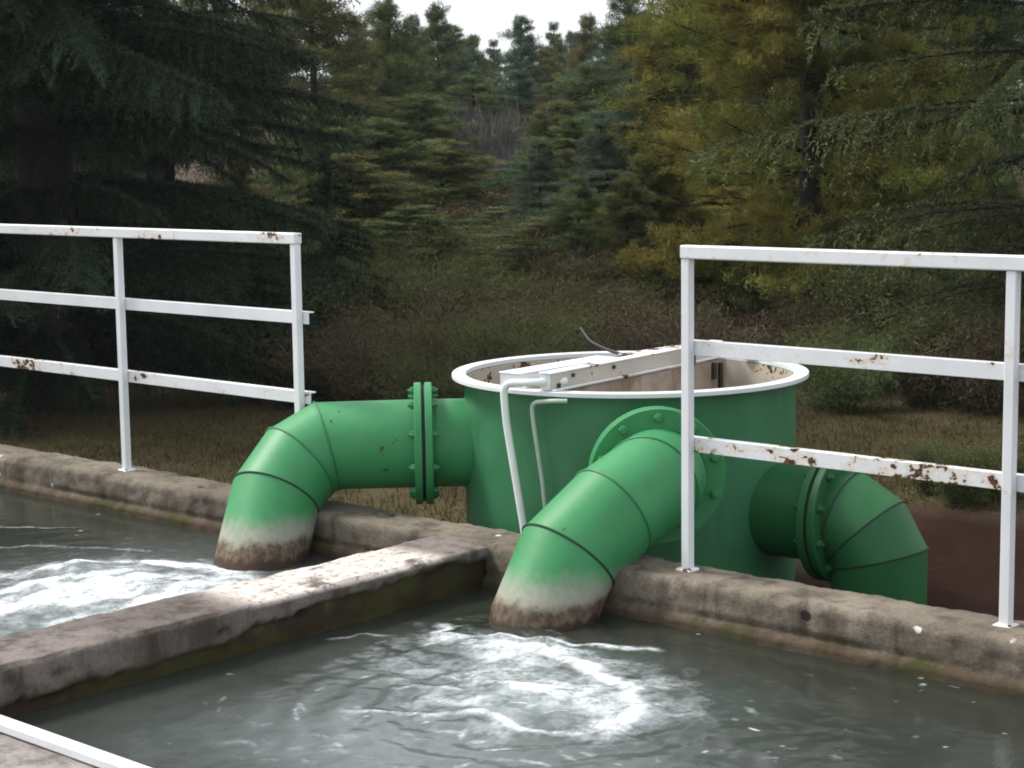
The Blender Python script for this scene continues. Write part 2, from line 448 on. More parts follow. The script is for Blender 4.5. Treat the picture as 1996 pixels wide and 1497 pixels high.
def disp_back(P, n):
    h = .006*fbm(P[:, 0]*2.2, P[:, 1]*3, P[:, 2]*4, 11) + .006*fbm(P[:, 0]*11, P[:, 1]*11, P[:, 2]*11, 12) + .003*vnoise(P[:, 0]*45, P[:, 1]*45, P[:, 2]*45, 13)
    edge = (np.abs(n).max(1) < .93)
    h = h - edge*.018*np.clip(fbm(P[:, 0]*4, P[:, 1]*4, P[:, 2]*4, 15), 0, 1)
    front = n[:, 1] < -.5
    lip = sstep(-.118, -.128, P[:, 2]+.006*fbm(P[:, 0]*3, 0, 0, 16))
    h = h + front*lip*.016
    groove = np.exp(-((P[:, 2]+.112-.006*fbm(P[:, 0]*3, 0, 0, 16))/.005)**2)
    h = h - front*groove*.012
    return n*h[:, None]
xs = np.concatenate([lin(-9, -4.6, .2)[:-1], lin(-4.6, 1.7, .016), lin(1.7, 5, .2)[1:]])
zs_w = np.concatenate([np.array([-1.3, -.8, -.4]), lin(-.3, 0, .012)])
P, Fs = rounded_wall(xs, lin(-.13, .105, .02), zs_w, .028, disp_back)
tag(link('basin_wall', fast_mesh('basin_wall', P, Fs, None, True), M['wall']),
    'long weathered concrete wall of the basin that both white railings stand on', 'wall')

LOW = []
def disp_div(P, n):
    h = .006*fbm(P[:, 0]*5, P[:, 1]*2.5, P[:, 2]*5, 31) + .006*fbm(P[:, 0]*14, P[:, 1]*14, P[:, 2]*14, 32)
    edge = (np.abs(n).max(1) < .95)
    h = h - edge*.03*np.clip(fbm(P[:, 0]*5, P[:, 1]*5, P[:, 2]*5, 35)+.1, 0, 1)
    side = n[:, 0] > .5
    b = -.112 + .062*sstep(-1.7, -.5, P[:, 1]) + .03*fbm(P[:, 1]*3.1, 1.3, P[:, 2]*3, 36, 3) + .026*fbm(P[:, 1]*13, P[:, 2]*13, 0, 37, 4)
    low = sstep(b+.005, b-.005, P[:, 2]); LOW[:] = [np.where(np.abs(n[:, 2]) < .7, low, 0)]
    h = h - side*low*(.014+.008*fbm(P[:, 1]*9, P[:, 2]*9, 0, 38))
    hole = sum(np.exp(-(((P[:, 1]-hy)/.022)**2+((P[:, 2]-hz)/.016)**2)) for hy, hz in ((-1.35, -.08), (-1.02, -.085), (-1.95, -.075)))
    h = h - side*hole*.03
    return n*h[:, None]
P, Fs = rounded_wall(lin(-1.085, -.795, .017), lin(-2.47, -.12, .014), np.concatenate([np.array([-1.3, -.8, -.4]), lin(-.3, -.006, .011)]), .014, disp_div)
tag(link('dividing_wall', fast_mesh('dividing_wall', P, Fs, {'slime': LOW[0]}, True), M['divider']),
    'low concrete cross wall between the two pools, its crown flaking white', 'wall')

def disp_near(P, n):
    h = .004*fbm(P[:, 0]*6, P[:, 1]*6, P[:, 2]*6, 51) + .002*vnoise(P[:, 0]*40, P[:, 1]*40, P[:, 2]*40, 52); return n*h[:, None]
P, Fs = rounded_wall(np.concatenate([lin(-9, -1.0, .25)[:-1], lin(-1.0, .8, .02), lin(.8, 6, .25)[1:]]), np.concatenate([lin(-8, -3.2, .3)[:-1], lin(-3.2, -2.46, .02)]), np.array([-1.3, -.5, -.2, -.1, -.03, 0.0])-.006, .01, disp_near)
w = link('walkway', fast_mesh('walkway', P, Fs, None, True), M['slab']); w['kind'] = 'structure'
# white steel edging on the lip of the walkway
eb = thing('edge_rail', 'white painted steel edging along the lip of the near walkway', 'edging', (0, -2.455, 0))
part('edge_bar', MB().box(-9, 6, -2.476, -2.434, -.004, .022, .004), M['white_clean'], eb)
for x in np.arange(-8.5, 6, 1.0):
    part('anchor_lug', MB().box(x-.02, x+.02, -2.51, -2.476, -.008, .006, .002), M['white_worn'], eb)

# ------------------------------------------------------------------ water
def seg_dist(X, Y, pts):
    d = np.full(X.shape, 9.0); tt = np.zeros(X.shape); n = len(pts)-1
    for i in range(n):
        ax, ay = pts[i]; bx, by = pts[i+1]; vx, vy = bx-ax, by-ay
        t = np.clip(((X-ax)*vx+(Y-ay)*vy)/(vx*vx+vy*vy), 0, 1)
        e = np.hypot(X-ax-t*vx, Y-ay-t*vy); tt = np.where(e < d, (i+t)/n, tt); d = np.minimum(d, e)
    return d, tt
def pool(name, x0, x1, y0, y1, res, lines, boils, milks, seed, arcs, softs):
    xs = lin(x0, x1, res); ys = lin(y0, y1, res); X, Y = np.meshgrid(xs, ys)
    wx = X + .06*fbm(X*4, Y*4, 0, seed) + .025*fbm(X*14, Y*14, 0, seed+1)
    wy = Y + .06*fbm(X*4, Y*4, 3.3, seed+2) + .025*fbm(X*14, Y*14, 5.1, seed+3)
    foam = np.zeros(X.shape); height = np.zeros(X.shape)
    brk = .55+.75*fbm(X*7, Y*7, 0, seed+20)
    for pts, wdt, k in lines:
        d, tt = seg_dist(wx, wy, pts)
        e = k*np.exp(-(d/(wdt*(.55+.9*np.clip(brk, 0, 1.3))))**2)*(.35+.65*np.sin(math.pi*np.clip(tt, .06, .94)))*np.clip(.35+brk, 0, 1.1)
        e += .33*k*np.exp(-(d/(wdt*2.8))**2)
        foam = np.maximum(foam, e); height += .006*e
    milk = np.zeros(X.shape)
    for (mx, my, rx, ry, ang, k) in milks:
        ca, sa = math.cos(ang), math.sin(ang); a = (wx-mx)*ca+(wy-my)*sa; b = -(wx-mx)*sa+(wy-my)*ca
        milk = np.maximum(milk, k*np.exp(-((a/rx)**2+(b/ry)**2)))
    # thin curved wisps carried round by the upwelling
    r = np.random.default_rng(seed+33); wis = np.zeros(X.shape)
    for (bx, by, n, rmin, rmax) in arcs:
        for q in range(n):
            rad = r.uniform(rmin, rmax); a0 = r.uniform(0, 6.28); da = r.uniform(.12, .45)*(.35/max(rad, .2)); wob = r.normal()*.12
            pts = [(bx+(rad+wob*t_*.5)*math.cos(a0+da*t_), by+(rad+wob*t_*.5)*.9*math.sin(a0+da*t_)) for t_ in np.linspace(0, 1, 4)]
            px0 = min(p[0] for p in pts)-.12; px1 = max(p[0] for p in pts)+.12; py0 = min(p[1] for p in pts)-.12; py1 = max(p[1] for p in pts)+.12
            i0, i1 = np.searchsorted(xs, [px0, px1]); j0, j1 = np.searchsorted(ys, [py0, py1])
            if i1-i0 < 2 or j1-j0 < 2: continue
            sl = (slice(j0, j1), slice(i0, i1)); d, tt = seg_dist(wx[sl], wy[sl], pts)
            e = r.uniform(.25, .75)*np.exp(-(d/r.uniform(.005, .014))**2)*np.sin(math.pi*np.clip(tt, .03, .97))
            wis[sl] = np.maximum(wis[sl], e)
    foam = np.maximum(foam, wis*(.25+.75*np.clip(milk*2, 0, 1)))
    streak = fbm(wx*9+1.7*fbm(wx*2, wy*2, 0, seed+9), wy*20, 0, seed+4)
    soft = np.zeros(X.shape)
    for (mx, my, rx, ry, k) in softs: soft = np.maximum(soft, k*np.exp(-(((wx-mx)/rx)**2+((wy-my)/ry)**2)))
    foam = np.maximum(foam, milk*np.clip(streak*1.3-.02, 0, 1)*.6)
    foam = np.maximum(foam, soft*np.clip(.62+.8*fbm(wx*6, wy*9, 0, seed+41)+.5*streak, 0, 1.2))
    agit = .22*np.ones(X.shape)
    for (bx, by, rr_, hgt) in boils:
        d = np.hypot(wx-bx, wy-by)
        height += hgt*np.exp(-(d/rr_)**2); agit += .9*np.exp(-(d/(rr_*2.2))**2)
        height += .0035*np.sin(d*46+4*fbm(X*3, Y*3, 0, seed+6))*np.exp(-(d/(rr_*2.6))**2)
    height += agit*(.007*fbm(X*4, Y*4, 0, seed+5)+.0035*fbm(X*11, Y*11, 0, seed+7)+.002*fbm(X*34, Y*34, 0, seed+8))
    fl = vnoise(X*30, Y*30, 0, seed+11); foam = np.maximum(foam, .8*sstep(.86, .97, fl)*sstep(-.3, .4, fbm(X*2.2, Y*2.2, 0, seed+12)))
    nx, ny = len(xs), len(ys); ii = (np.arange(ny-1)[:, None]*nx + np.arange(nx-1)[None, :]).ravel()
    me = fast_mesh(name, np.stack([X.ravel(), Y.ravel(), WATER+height.ravel()], 1), np.stack([ii, ii+1, ii+nx+1, ii+nx], 1), {'foam': foam.ravel(), 'milk': np.clip(milk, 0, 1).ravel()}, True)
    o = link(name, me, M['water']); o['kind'] = 'structure'; return o
pool('pool_water', -.86, 4.6, -2.47, -.08, .0095,
     [([(-.45, -.76), (-.30, -.70), (-.10, -.66), (.10, -.66), (.25, -.72), (.4, -.81), (.52, -.93), (.59, -1.06), (.6, -1.16)], .032, 1.0),
      ([(.62, -1.17), (.5, -1.25), (.4, -1.28), (.29, -1.29), (.13, -1.27)], .015, .85),
      ([(-.09, -1.46), (.03, -1.39), (.12, -1.29)], .016, .6),
      ([(-.03, -.98), (.12, -.99), (.24, -1.04), (.36, -1.0), (.44, -.93)], .032, .8),
      ([(.1, -.9), (.25, -.93), (.38, -.88)], .022, .5),
      ([(-.42, -.76), (-.34, -.64), (-.1, -.53), (.16, -.40)], .016, .75),
      ([(-.30, -.66), (-.12, -.60), (.05, -.58)], .02, .55),
      ([(-.55, -.62), (-.48, -.72), (-.40, -.76)], .018, .7),
      ([(-.74, -1.02), (-.7, -.88), (-.58, -.82)], .011, .45),
      ([(.27, -.78), (.53, -.74)], .012, .55), ([(-.2, -1.15), (.02, -1.12), (.1, -1.05)], .02, .45),
      ([(.50, -.92), (.57, -1.05), (.59, -1.17)], .045, .85)],
     [(.28, -1.05, .24, .024), (-.30, -.62, .22, .012)],
     [(.27, -1.05, .40, .32, .3, 1.0), (-.12, -.70, .38, .13, .35, .7), (.25, -1.55, .7, .42, .5, .6), (.75, -1.2, .4, .2, .4, .25), (-.2, -1.1, .35, .25, 0, .45)], 60,
     [(.28, -1.05, 150, .05, 1.1), (-.2, -.65, 60, .1, .45), (.9, -1.2, 40, .1, .8)],
     [(.2, -.92, .42, .28, .8), (-.12, -.68, .40, .15, .85), (-.2, -1.0, .3, .16, .5), (.50, -1.02, .16, .2, .75), (.05, -1.15, .26, .16, .55), (.3, -1.3, .4, .16, .42)])
pool('pool_water', -6.5, -1.03, -2.47, -.08, .0125,
     [([(-2.35, -1.30), (-2.27, -.94), (-2.14, -.73), (-1.84, -.56), (-1.62, -.60)], .055, .9),
      ([(-1.9, -1.6), (-1.82, -1.19), (-1.79, -.87), (-1.61, -.70)], .07, 1.0),
      ([(-1.95, -1.40), (-1.71, -1.24), (-1.66, -.95)], .07, .9),
      ([(-2.1, -1.5), (-2.0, -1.1), (-1.95, -.85)], .05, .9), ([(-1.5, -.72), (-1.38, -.95), (-1.4, -1.3)], .06, .85), ([(-1.62, -.75), (-1.5, -1.0), (-1.55, -1.4)], .06, .8),
      ([(-2.9, -1.0), (-2.6, -.7), (-2.3, -.55)], .012, .4), ([(-3.3, -.75), (-2.9, -.45)], .01, .35)],
     [(-1.85, -1.05, .30, .045), (-2.2, -.9, .15, .025), (-1.55, -.9, .14, .02)],
     [(-1.8, -1.1, .55, .65, .3, 1.0), (-1.5, -.85, .3, .45, 0, .95)], 90,
     [(-1.85, -1.05, 70, .05, .7), (-2.6, -.8, 40, .1, .9)],
     [(-1.8, -1.15, .4, .5, .8), (-1.5, -.9, .3, .35, .75), (-2.15, -1.0, .2, .35, .5)])

# ------------------------------------------------------------------ railings
XA, XB, XC, XD = -3.132, -1.947, 0.0, 1.162
ZT, ZM, ZL = 1.07, .7505, .4251
def angle_bar(x0, x1, zc, h=.05, y=.0165, dep=.034, th=.006):
    m = MB(); m.box(x0, x1, y, y+th, zc-h/2, zc+h/2, .0012); m.box(x0, x1, y+th-.0005, y+dep, zc+h/2-th, zc+h/2-.0006, .001); return m
def railing(label, xs_posts, x0, x1, mats, open_end):
    r = thing('railing', label, 'railing', ((x0+x1)/2, 0, 0), 'white steel railings on the basin wall')
    for x in xs_posts:
        p = part('post', MB().box(x-.0165, x+.0165, -.0165, .0155, -.03, ZT-.0225, .003), mats[0], r)
        part('base_plate', MB().box(x-.031, x+.03, -.03, .028, -.03, .006, .004), M['white_worn'], p)
        part('bolt_head', MB().lathe([(0, .012), (.006, .012), (.006, .006)], 6, (x+.022, -.022, -.003)), M['rust'], p)
    part('top_rail', MB().box(x0, x1, -.021, .021, ZT-.022, ZT+.022, .004), mats[1], r)
    part('middle_rail', angle_bar(x0+(.006 if open_end == 'l' else 0), x1+(.028 if open_end == 'r' else 0), ZM), mats[2], r)
    part('lower_rail', angle_bar(x0+(.006 if open_end == 'l' else 0), x1+(.028 if open_end == 'r' else 0), ZL), mats[3], r,
         label='lower rail with peeling paint and rust' if mats[3] == M['white_peel'] else None)
    return r
railing('white steel railing ending behind the left green elbow, paint mostly intact', [XA-1.185, XA, XB], -6.2, XB+.0185, [M['white'], M['white_worn'], M['white'], M['white_worn']], 'r')
railing('white steel railing in front of the green tank, lower rail peeling and rusty', [XC, XD, XD+1.165], XC-.0185, 3.4, [M['white'], M['white_worn'], M['white_worn'], M['white_peel']], 'l')

# ------------------------------------------------------------------ tank
TX, TY, TZ = -.949, .888, .522
BR, RR = .667, .717
tank = thing('tank', 'round green steel tank with a white rim behind the concrete wall', 'tank', (TX, TY, GROUND))
part('body', MB().lathe([(BR-.012, GROUND-.05), (BR, GROUND-.05), (BR, TZ-.02), (BR-.012, TZ-.02)], 128, (TX, TY, 0), closed=True), M['tank'], tank, True, 40)
part('rim', MB().lathe([(BR-.006, TZ-.018), (RR-.002, TZ-.018), (RR, TZ-.016), (RR, TZ-.002), (RR-.002, TZ), (BR-.004, TZ), (BR-.006, TZ-.002)], 128, (TX, TY, 0), closed=True), M['white'], tank, True, 40)
part('inner_lining', MB().lathe([(BR-.0125, TZ-.019), (BR-.016, TZ-.019), (BR-.016, GROUND), (BR-.0125, GROUND)], 96, (TX, TY, 0), closed=True), M['tank_inner'], tank, True, 40)
part('tank_floor', MB().lathe([(0.0, -.16), (BR-.017, -.16)], 64, (TX, TY, 0)), M['plate'], tank)
# partition plate under the crossing channel, and its brackets
def yaw_box(mb, cx, cy, ang, x0, x1, y0, y1, z0, z1, bev=0):
    t_ = MB().box(x0, x1, y0, y1, z0, z1, bev); ca, sa = math.cos(ang), math.sin(ang)
    mb.add([(cx+x*ca-y*sa, cy+x*sa+y*ca, z) for x, y, z in t_.v], t_.f); return mb
pl_ang = math.radians(6)
part('partition_plate', yaw_box(MB(), -.86, TY, pl_ang, -.005, .005, -.635, .635, -.1, TZ-.01), M['plate'], tank)
for yy, zz, hh in ((.52, TZ-.015, .07), (.575, TZ-.02, .11)):
    part('bracket', yaw_box(MB(), -.86, TY, pl_ang, .0055, .02, yy-.012, yy+.012, zz-hh, zz, .002), M['black'], tank)

def hexa(c, axis, r, h):
    return MB().lathe([(0, h), (r*.86, h), (r, h*.8), (r, 0)], 6, c, axis)
BOLT_MESH = {}
def bolts(parent, c, axis, rb, n, off, mat, phase=0.0, r=.017, h=.024, lab='bolt'):
    """bolt heads on the face of a flange; alike ones share their mesh"""
    ax = np.asarray(axis, float)/np.linalg.norm(axis); a = np.cross(ax, (0, 0, 1.0)); a /= np.linalg.norm(a); b = np.cross(ax, a)
    key = tuple(np.round(ax, 4))+(r, h)
    if key not in BOLT_MESH:
        m = hexa((0, 0, 0), ax, r, h*.62); m.lathe([(0, h), (r*.5, h), (r*.5, 0)], 10, (0, 0, 0), ax)
        BOLT_MESH[key] = m.mesh('bolt')
    base = wpos(parent)
    for k in range(n):
        th = 2*math.pi*(k+phase)/n
        p = np.asarray(c)+ax*off+rb*(math.cos(th)*a+math.sin(th)*b)
        link(lab, BOLT_MESH[key], mat, parent, tuple(p-base))
def ring_prof(ri, ro, h0, h1, ch=.003):
    return [(ri, h0), (ro-ch, h0), (ro, h0+ch), (ro, h1-ch), (ro-ch, h1), (ri, h1)]
PR, FR = .1775, .246
def az(d): return np.array([math.cos(math.radians(d)), math.sin(math.radians(d)), 0.0])
def nozzle(a, zc, r_f, mat):
    """short stub with a flange welded to the tank"""
    d = az(a); c0 = np.array([TX, TY, zc])
    s = part('nozzle', MB().tube([c0+d*(BR-.06), c0+d*(r_f-.02)], PR, 56, False), mat, tank, True)
    part('weld_collar', MB().tube([c0+d*(r_f-.052), c0+d*(r_f-.032)], [PR+.004, PR+.001], 56, False), mat, s, True)
    fl = part('flange', MB().lathe(ring_prof(PR-.004, FR, -.036, -.006), 72, c0+d*r_f, d, True), mat, tank, True, 30)
    part('gasket', MB().lathe([(PR-.01, -.0065), (FR-.012, -.0065), (FR-.012, .0065), (PR-.01, .0065)], 48, c0+d*r_f, d, True), M['gasket'], fl)
    bolts(fl, c0+d*r_f, -d, FR-.033, 10, .036, mat, .5)
def mitred_pipe(obj_, pts, R, mat, n=56, seams=()):
    P = [np.asarray(p, float) for p in pts]; T = [(P[i+1]-P[i])/np.linalg.norm(P[i+1]-P[i]) for i in range(len(P)-1)]
    a = np.cross(T[0], (0, 0, 1.0)); a /= np.linalg.norm(a)
    rings = []; frames = []
    for i, t_ in enumerate(T):
        if i:
            q = Vector(T[i-1]).rotation_difference(Vector(t_)); a = np.array(q @ Vector(a))
        a = a-t_*(a@t_); a /= np.linalg.norm(a); frames.append((a.copy(), np.cross(t_, a)))
    def ring(i_seg, i_pt):
        t_ = T[i_seg]; a_, b_ = frames[i_seg]
        if i_pt == 0 or i_pt == len(P)-1: nn = t_
        else: nn = T[i_pt-1]+T[i_pt]
        out = []
        for k in range(n):
            th = 2*math.pi*k/n; q = R*(math.cos(th)*a_+math.sin(th)*b_); q = q-t_*((q@nn)/(t_@nn)); out.append(P[i_pt]+q)
        return out
    for i in range(len(T)):
        r0 = ring(i, i); r1 = ring(i, i+1); rows = 8
        V = []; Fs = []
        for j in range(rows+1):
            for k in range(n): V.append(r0[k]*(1-j/rows)+r1[k]*(j/rows))
        for j in range(rows):
            for k in range(n): Fs.append((j*n+k, j*n+(k+1) % n, (j+1)*n+(k+1) % n, (j+1)*n+k))
        part('pipe_section', MB().add(V, Fs), mat, obj_, True, 60)
        if i and i <= len(seams):
            c = P[i]; loop = [c+(q-c)*(1+.0015/R) for q in r0]; loop.append(loop[0])
            part('weld_seam', MB().tube(loop, .0042, 6, False), M[seams[i-1]], obj_, True, 60)
R_FL = .835; Z_OUT = .242
nozzle(225, Z_OUT, R_FL, M['pipe']); nozzle(315, Z_OUT, R_FL, M['pipe'])
def out_flange(o, a, zc, mat, rf=None):
    d = az(a); c0 = np.array([TX, TY, zc])+d*(rf or R_FL)
    fl = part('flange', MB().lathe(ring_prof(PR-.004, FR, .0068, .0365), 72, c0, d, True), mat, o, True, 30)
    bolts(fl, c0, d, FR-.033, 10, .0365, mat, .5)
    return c0+d*.02
# left outlet
p1 = thing('outlet_pipe', 'green mitred elbow pipe pouring into the far pool, left of the tank', 'pipe', (-1.79, -.37, WATER), 'green outlet elbows of the tank')
s = out_flange(p1, 225, Z_OUT, M['pipe'])
mitred_pipe(p1, [s, (-1.832, .035, .236), (-1.875, -.075, .178), (-1.862, -.215, .060), (-1.795, -.352, -.150), (-1.755, -.43, -.285)], PR, M['pipe'], seams=('seam_faint', 'seam_faint', 'seam'))
# right outlet
p2 = thing('outlet_pipe', 'green mitred elbow pipe pouring into the near pool, behind the railing post', 'pipe', (-.36, -.34, WATER), 'green outlet elbows of the tank')
s = out_flange(p2, 315, Z_OUT, M['pipe_b'])
mitred_pipe(p2, [s, (-.292, .175, .232), (-.315, -.015, .158), (-.365, -.195, .026), (-.362, -.335, -.168), (-.355, -.385, -.30)], PR, M['pipe_b'], seams=('seam_faint', 'seam_faint', 'seam'))
# feed pipe rising out of the ground on the far side
Z3 = .02
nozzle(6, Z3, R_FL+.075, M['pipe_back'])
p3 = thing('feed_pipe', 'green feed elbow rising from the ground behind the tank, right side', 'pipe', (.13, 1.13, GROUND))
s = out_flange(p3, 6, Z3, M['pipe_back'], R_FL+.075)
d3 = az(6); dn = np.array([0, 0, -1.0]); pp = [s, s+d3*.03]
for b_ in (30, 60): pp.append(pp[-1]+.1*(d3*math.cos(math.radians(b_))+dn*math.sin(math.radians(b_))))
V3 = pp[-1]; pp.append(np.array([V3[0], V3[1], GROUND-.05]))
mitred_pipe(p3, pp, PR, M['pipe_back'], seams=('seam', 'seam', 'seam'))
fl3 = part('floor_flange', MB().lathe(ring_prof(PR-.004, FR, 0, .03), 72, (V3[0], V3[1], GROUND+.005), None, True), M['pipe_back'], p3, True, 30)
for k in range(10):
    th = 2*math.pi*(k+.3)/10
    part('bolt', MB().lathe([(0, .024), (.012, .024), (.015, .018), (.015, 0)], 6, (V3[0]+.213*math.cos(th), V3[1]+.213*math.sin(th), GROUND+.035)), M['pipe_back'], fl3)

# channels lying across the rim
def channel(name, label, x0, y0, x1, y1, w, h, mat, holes=(), mat2=None):
    L = math.hypot(x1-x0, y1-y0); ang = math.atan2(y1-y0, x1-x0)-math.pi/2
    o = thing(name, label, 'channel', (x0, y0, TZ))
    z0 = TZ+.0015; th = .006
    m = MB()
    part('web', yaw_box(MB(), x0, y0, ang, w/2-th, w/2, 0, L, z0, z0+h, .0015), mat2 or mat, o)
    part('web', yaw_box(MB(), x0, y0, ang, -w/2, -w/2+th, 0, L, z0, z0+h, .0015), mat, o)
    part('top_flange', yaw_box(MB(), x0, y0, ang, -w/2-.004, w/2+.004, -.003, L+.003, z0+h+.0005, z0+h+th, .0015), mat, o)
    part('bottom_flange', yaw_box(MB(), x0, y0, ang, w/2+.0005, w/2+.02, .001, L-.001, z0, z0+th, .0015), mat, o)
    part('end_plate', yaw_box(MB(), x0, y0, ang, -w/2+th+.0005, w/2-th-.0005, .002, .007, z0+.001, z0+h-.001), mat, o)
    for (t_, zz, s_) in holes:
        part('bolt', yaw_box(MB(), x0, y0, ang, w/2+.0005, w/2+.008, L*t_-s_, L*t_+s_, z0+zz-s_, z0+zz+s_, .001), M['black'], o)
    return o
channel('steel_channel', 'long white steel channel with dark bolts lying across the tank rim', -.80, .20, -.955, 1.50, .05, .062, M['white_worn'], ((.035, .016, .008), (.11, .045, .007), (.33, .045, .007)), M['white_shade_dirt'])
channel('steel_channel', 'short white steel channel on the left half of the tank top', -.975, .20, -1.02, .83, .10, .05, M['white_clean'])
channel('steel_channel', 'rusty topped channel behind the long one on the tank rim', -1.01, .93, -1.04, 1.54, .045, .05, M['white_peel'])
o = thing('rim_bracket', 'small white bracket on the far edge of the tank rim', 'bracket', (-.80, 1.55, TZ))
part('bracket_plate', MB().box(-.84, -.765, 1.50, 1.58, TZ+.0015, TZ+.0095, .002), M['white'], o)
part('bracket_upright', MB().box(-.84, -.765, 1.535, 1.543, TZ+.010, TZ+.055, .002), M['white'], o)
part('rust_clamp', MB().box(-.842, -.822, 1.14, 1.17, TZ+.004, TZ+.058, .002), M['rust'], thing('pipe_clamp', 'rust red clamp on the side of the long channel', 'clamp', (-.83, 1.15, TZ)))

def bend(pts, r, k=6):
    """rounds the inner corners of a polyline"""
    P = [np.asarray(p, float) for p in pts]; out = [P[0]]
    for i in range(1, len(P)-1):
        a = P[i-1]-P[i]; b = P[i+1]-P[i]; a /= np.linalg.norm(a); b /= np.linalg.norm(b)
        s_, e_ = P[i]+a*r, P[i]+b*r
        for j in range(k+1):
            t_ = j/k; out.append((1-t_)**2*s_+2*t_*(1-t_)*P[i]+t_*t_*e_)
    out.append(P[-1]); return out
o = thing('overflow_tube', 'thick white bent tube hooked over the tank rim, running down its side', 'tube', (-.9, .14, -.1))
part('tube', MB().tube(bend([(-.79, .30, .552), (-.815, .165, .556), (-.955, .135, .548), (-.945, .140, .40), (-.872, .155, -.02), (-.86, .157, -.3)], .05), .0145, 14), M['pvc'], o, True, 60)
o = thing('overflow_tube', 'thin greenish bent tube below the tank rim beside the thick white one', 'tube', (-.82, .17, 0))
part('tube', MB().tube(bend([(-.70, .205, .492), (-.745, .180, .492), (-.852, .178, .478), (-.845, .180, .40), (-.808, .186, .18), (-.78, .192, -.1)], .035), .0085, 12), M['pvc_green'], o, True, 60)
o = thing('cable', 'thin dark cable looping up behind the tank rim', 'cable', (-1.1, 1.1, TZ))
part('cable', MB().tube(bend([(-.99, .92, .42), (-1.0, .93, .575), (-1.16, 1.0, .583), (-1.33, 1.1, .597), (-1.43, 1.16, .645)], .06), .0065, 8), M['black'], o, True, 60)

# ------------------------------------------------------------------ trees
def tri_needles(base, dirv, length, width, r):
    """one slim triangle for each needle"""
    n = len(base)
    s_ = np.cross(dirv, r.normal(size=(n, 3))); s_ /= np.linalg.norm(s_, axis=1, keepdims=True)+1e-9
    w = (np.asarray(width)*np.ones(n))[:, None]*.5; L = (np.asarray(length)*np.ones(n))[:, None]
    V = np.empty((n, 3, 3)); V[:, 0] = base-s_*w; V[:, 1] = base+s_*w; V[:, 2] = base+dirv*L
    return V
def nrm(v): return v/(np.linalg.norm(v, axis=-1, keepdims=True)+1e-9)
def crown_mesh(name, tris, rnd):
    V = np.concatenate(tris); n = len(V)
    R = np.repeat(np.concatenate(rnd), 3)
    return fast_mesh(name, V.reshape(-1, 3), np.arange(n*3).reshape(n, 3), {'rnd': R})

def tree_frame(H, r0, lean=(0, 0), seed=0, top=.02):
    r = np.random.default_rng(seed); n = 12; pts = []; rad = []
    for i in range(n):
        t_ = i/(n-1); pts.append((lean[0]*t_*H+.02*H*.2*math.sin(3*t_+seed), lean[1]*t_*H+.02*H*.2*math.cos(2*t_+seed), t_*H-.15)); rad.append(r0*(1-t_)**.8+top)
    rad[0] *= 1.35
    return pts, rad

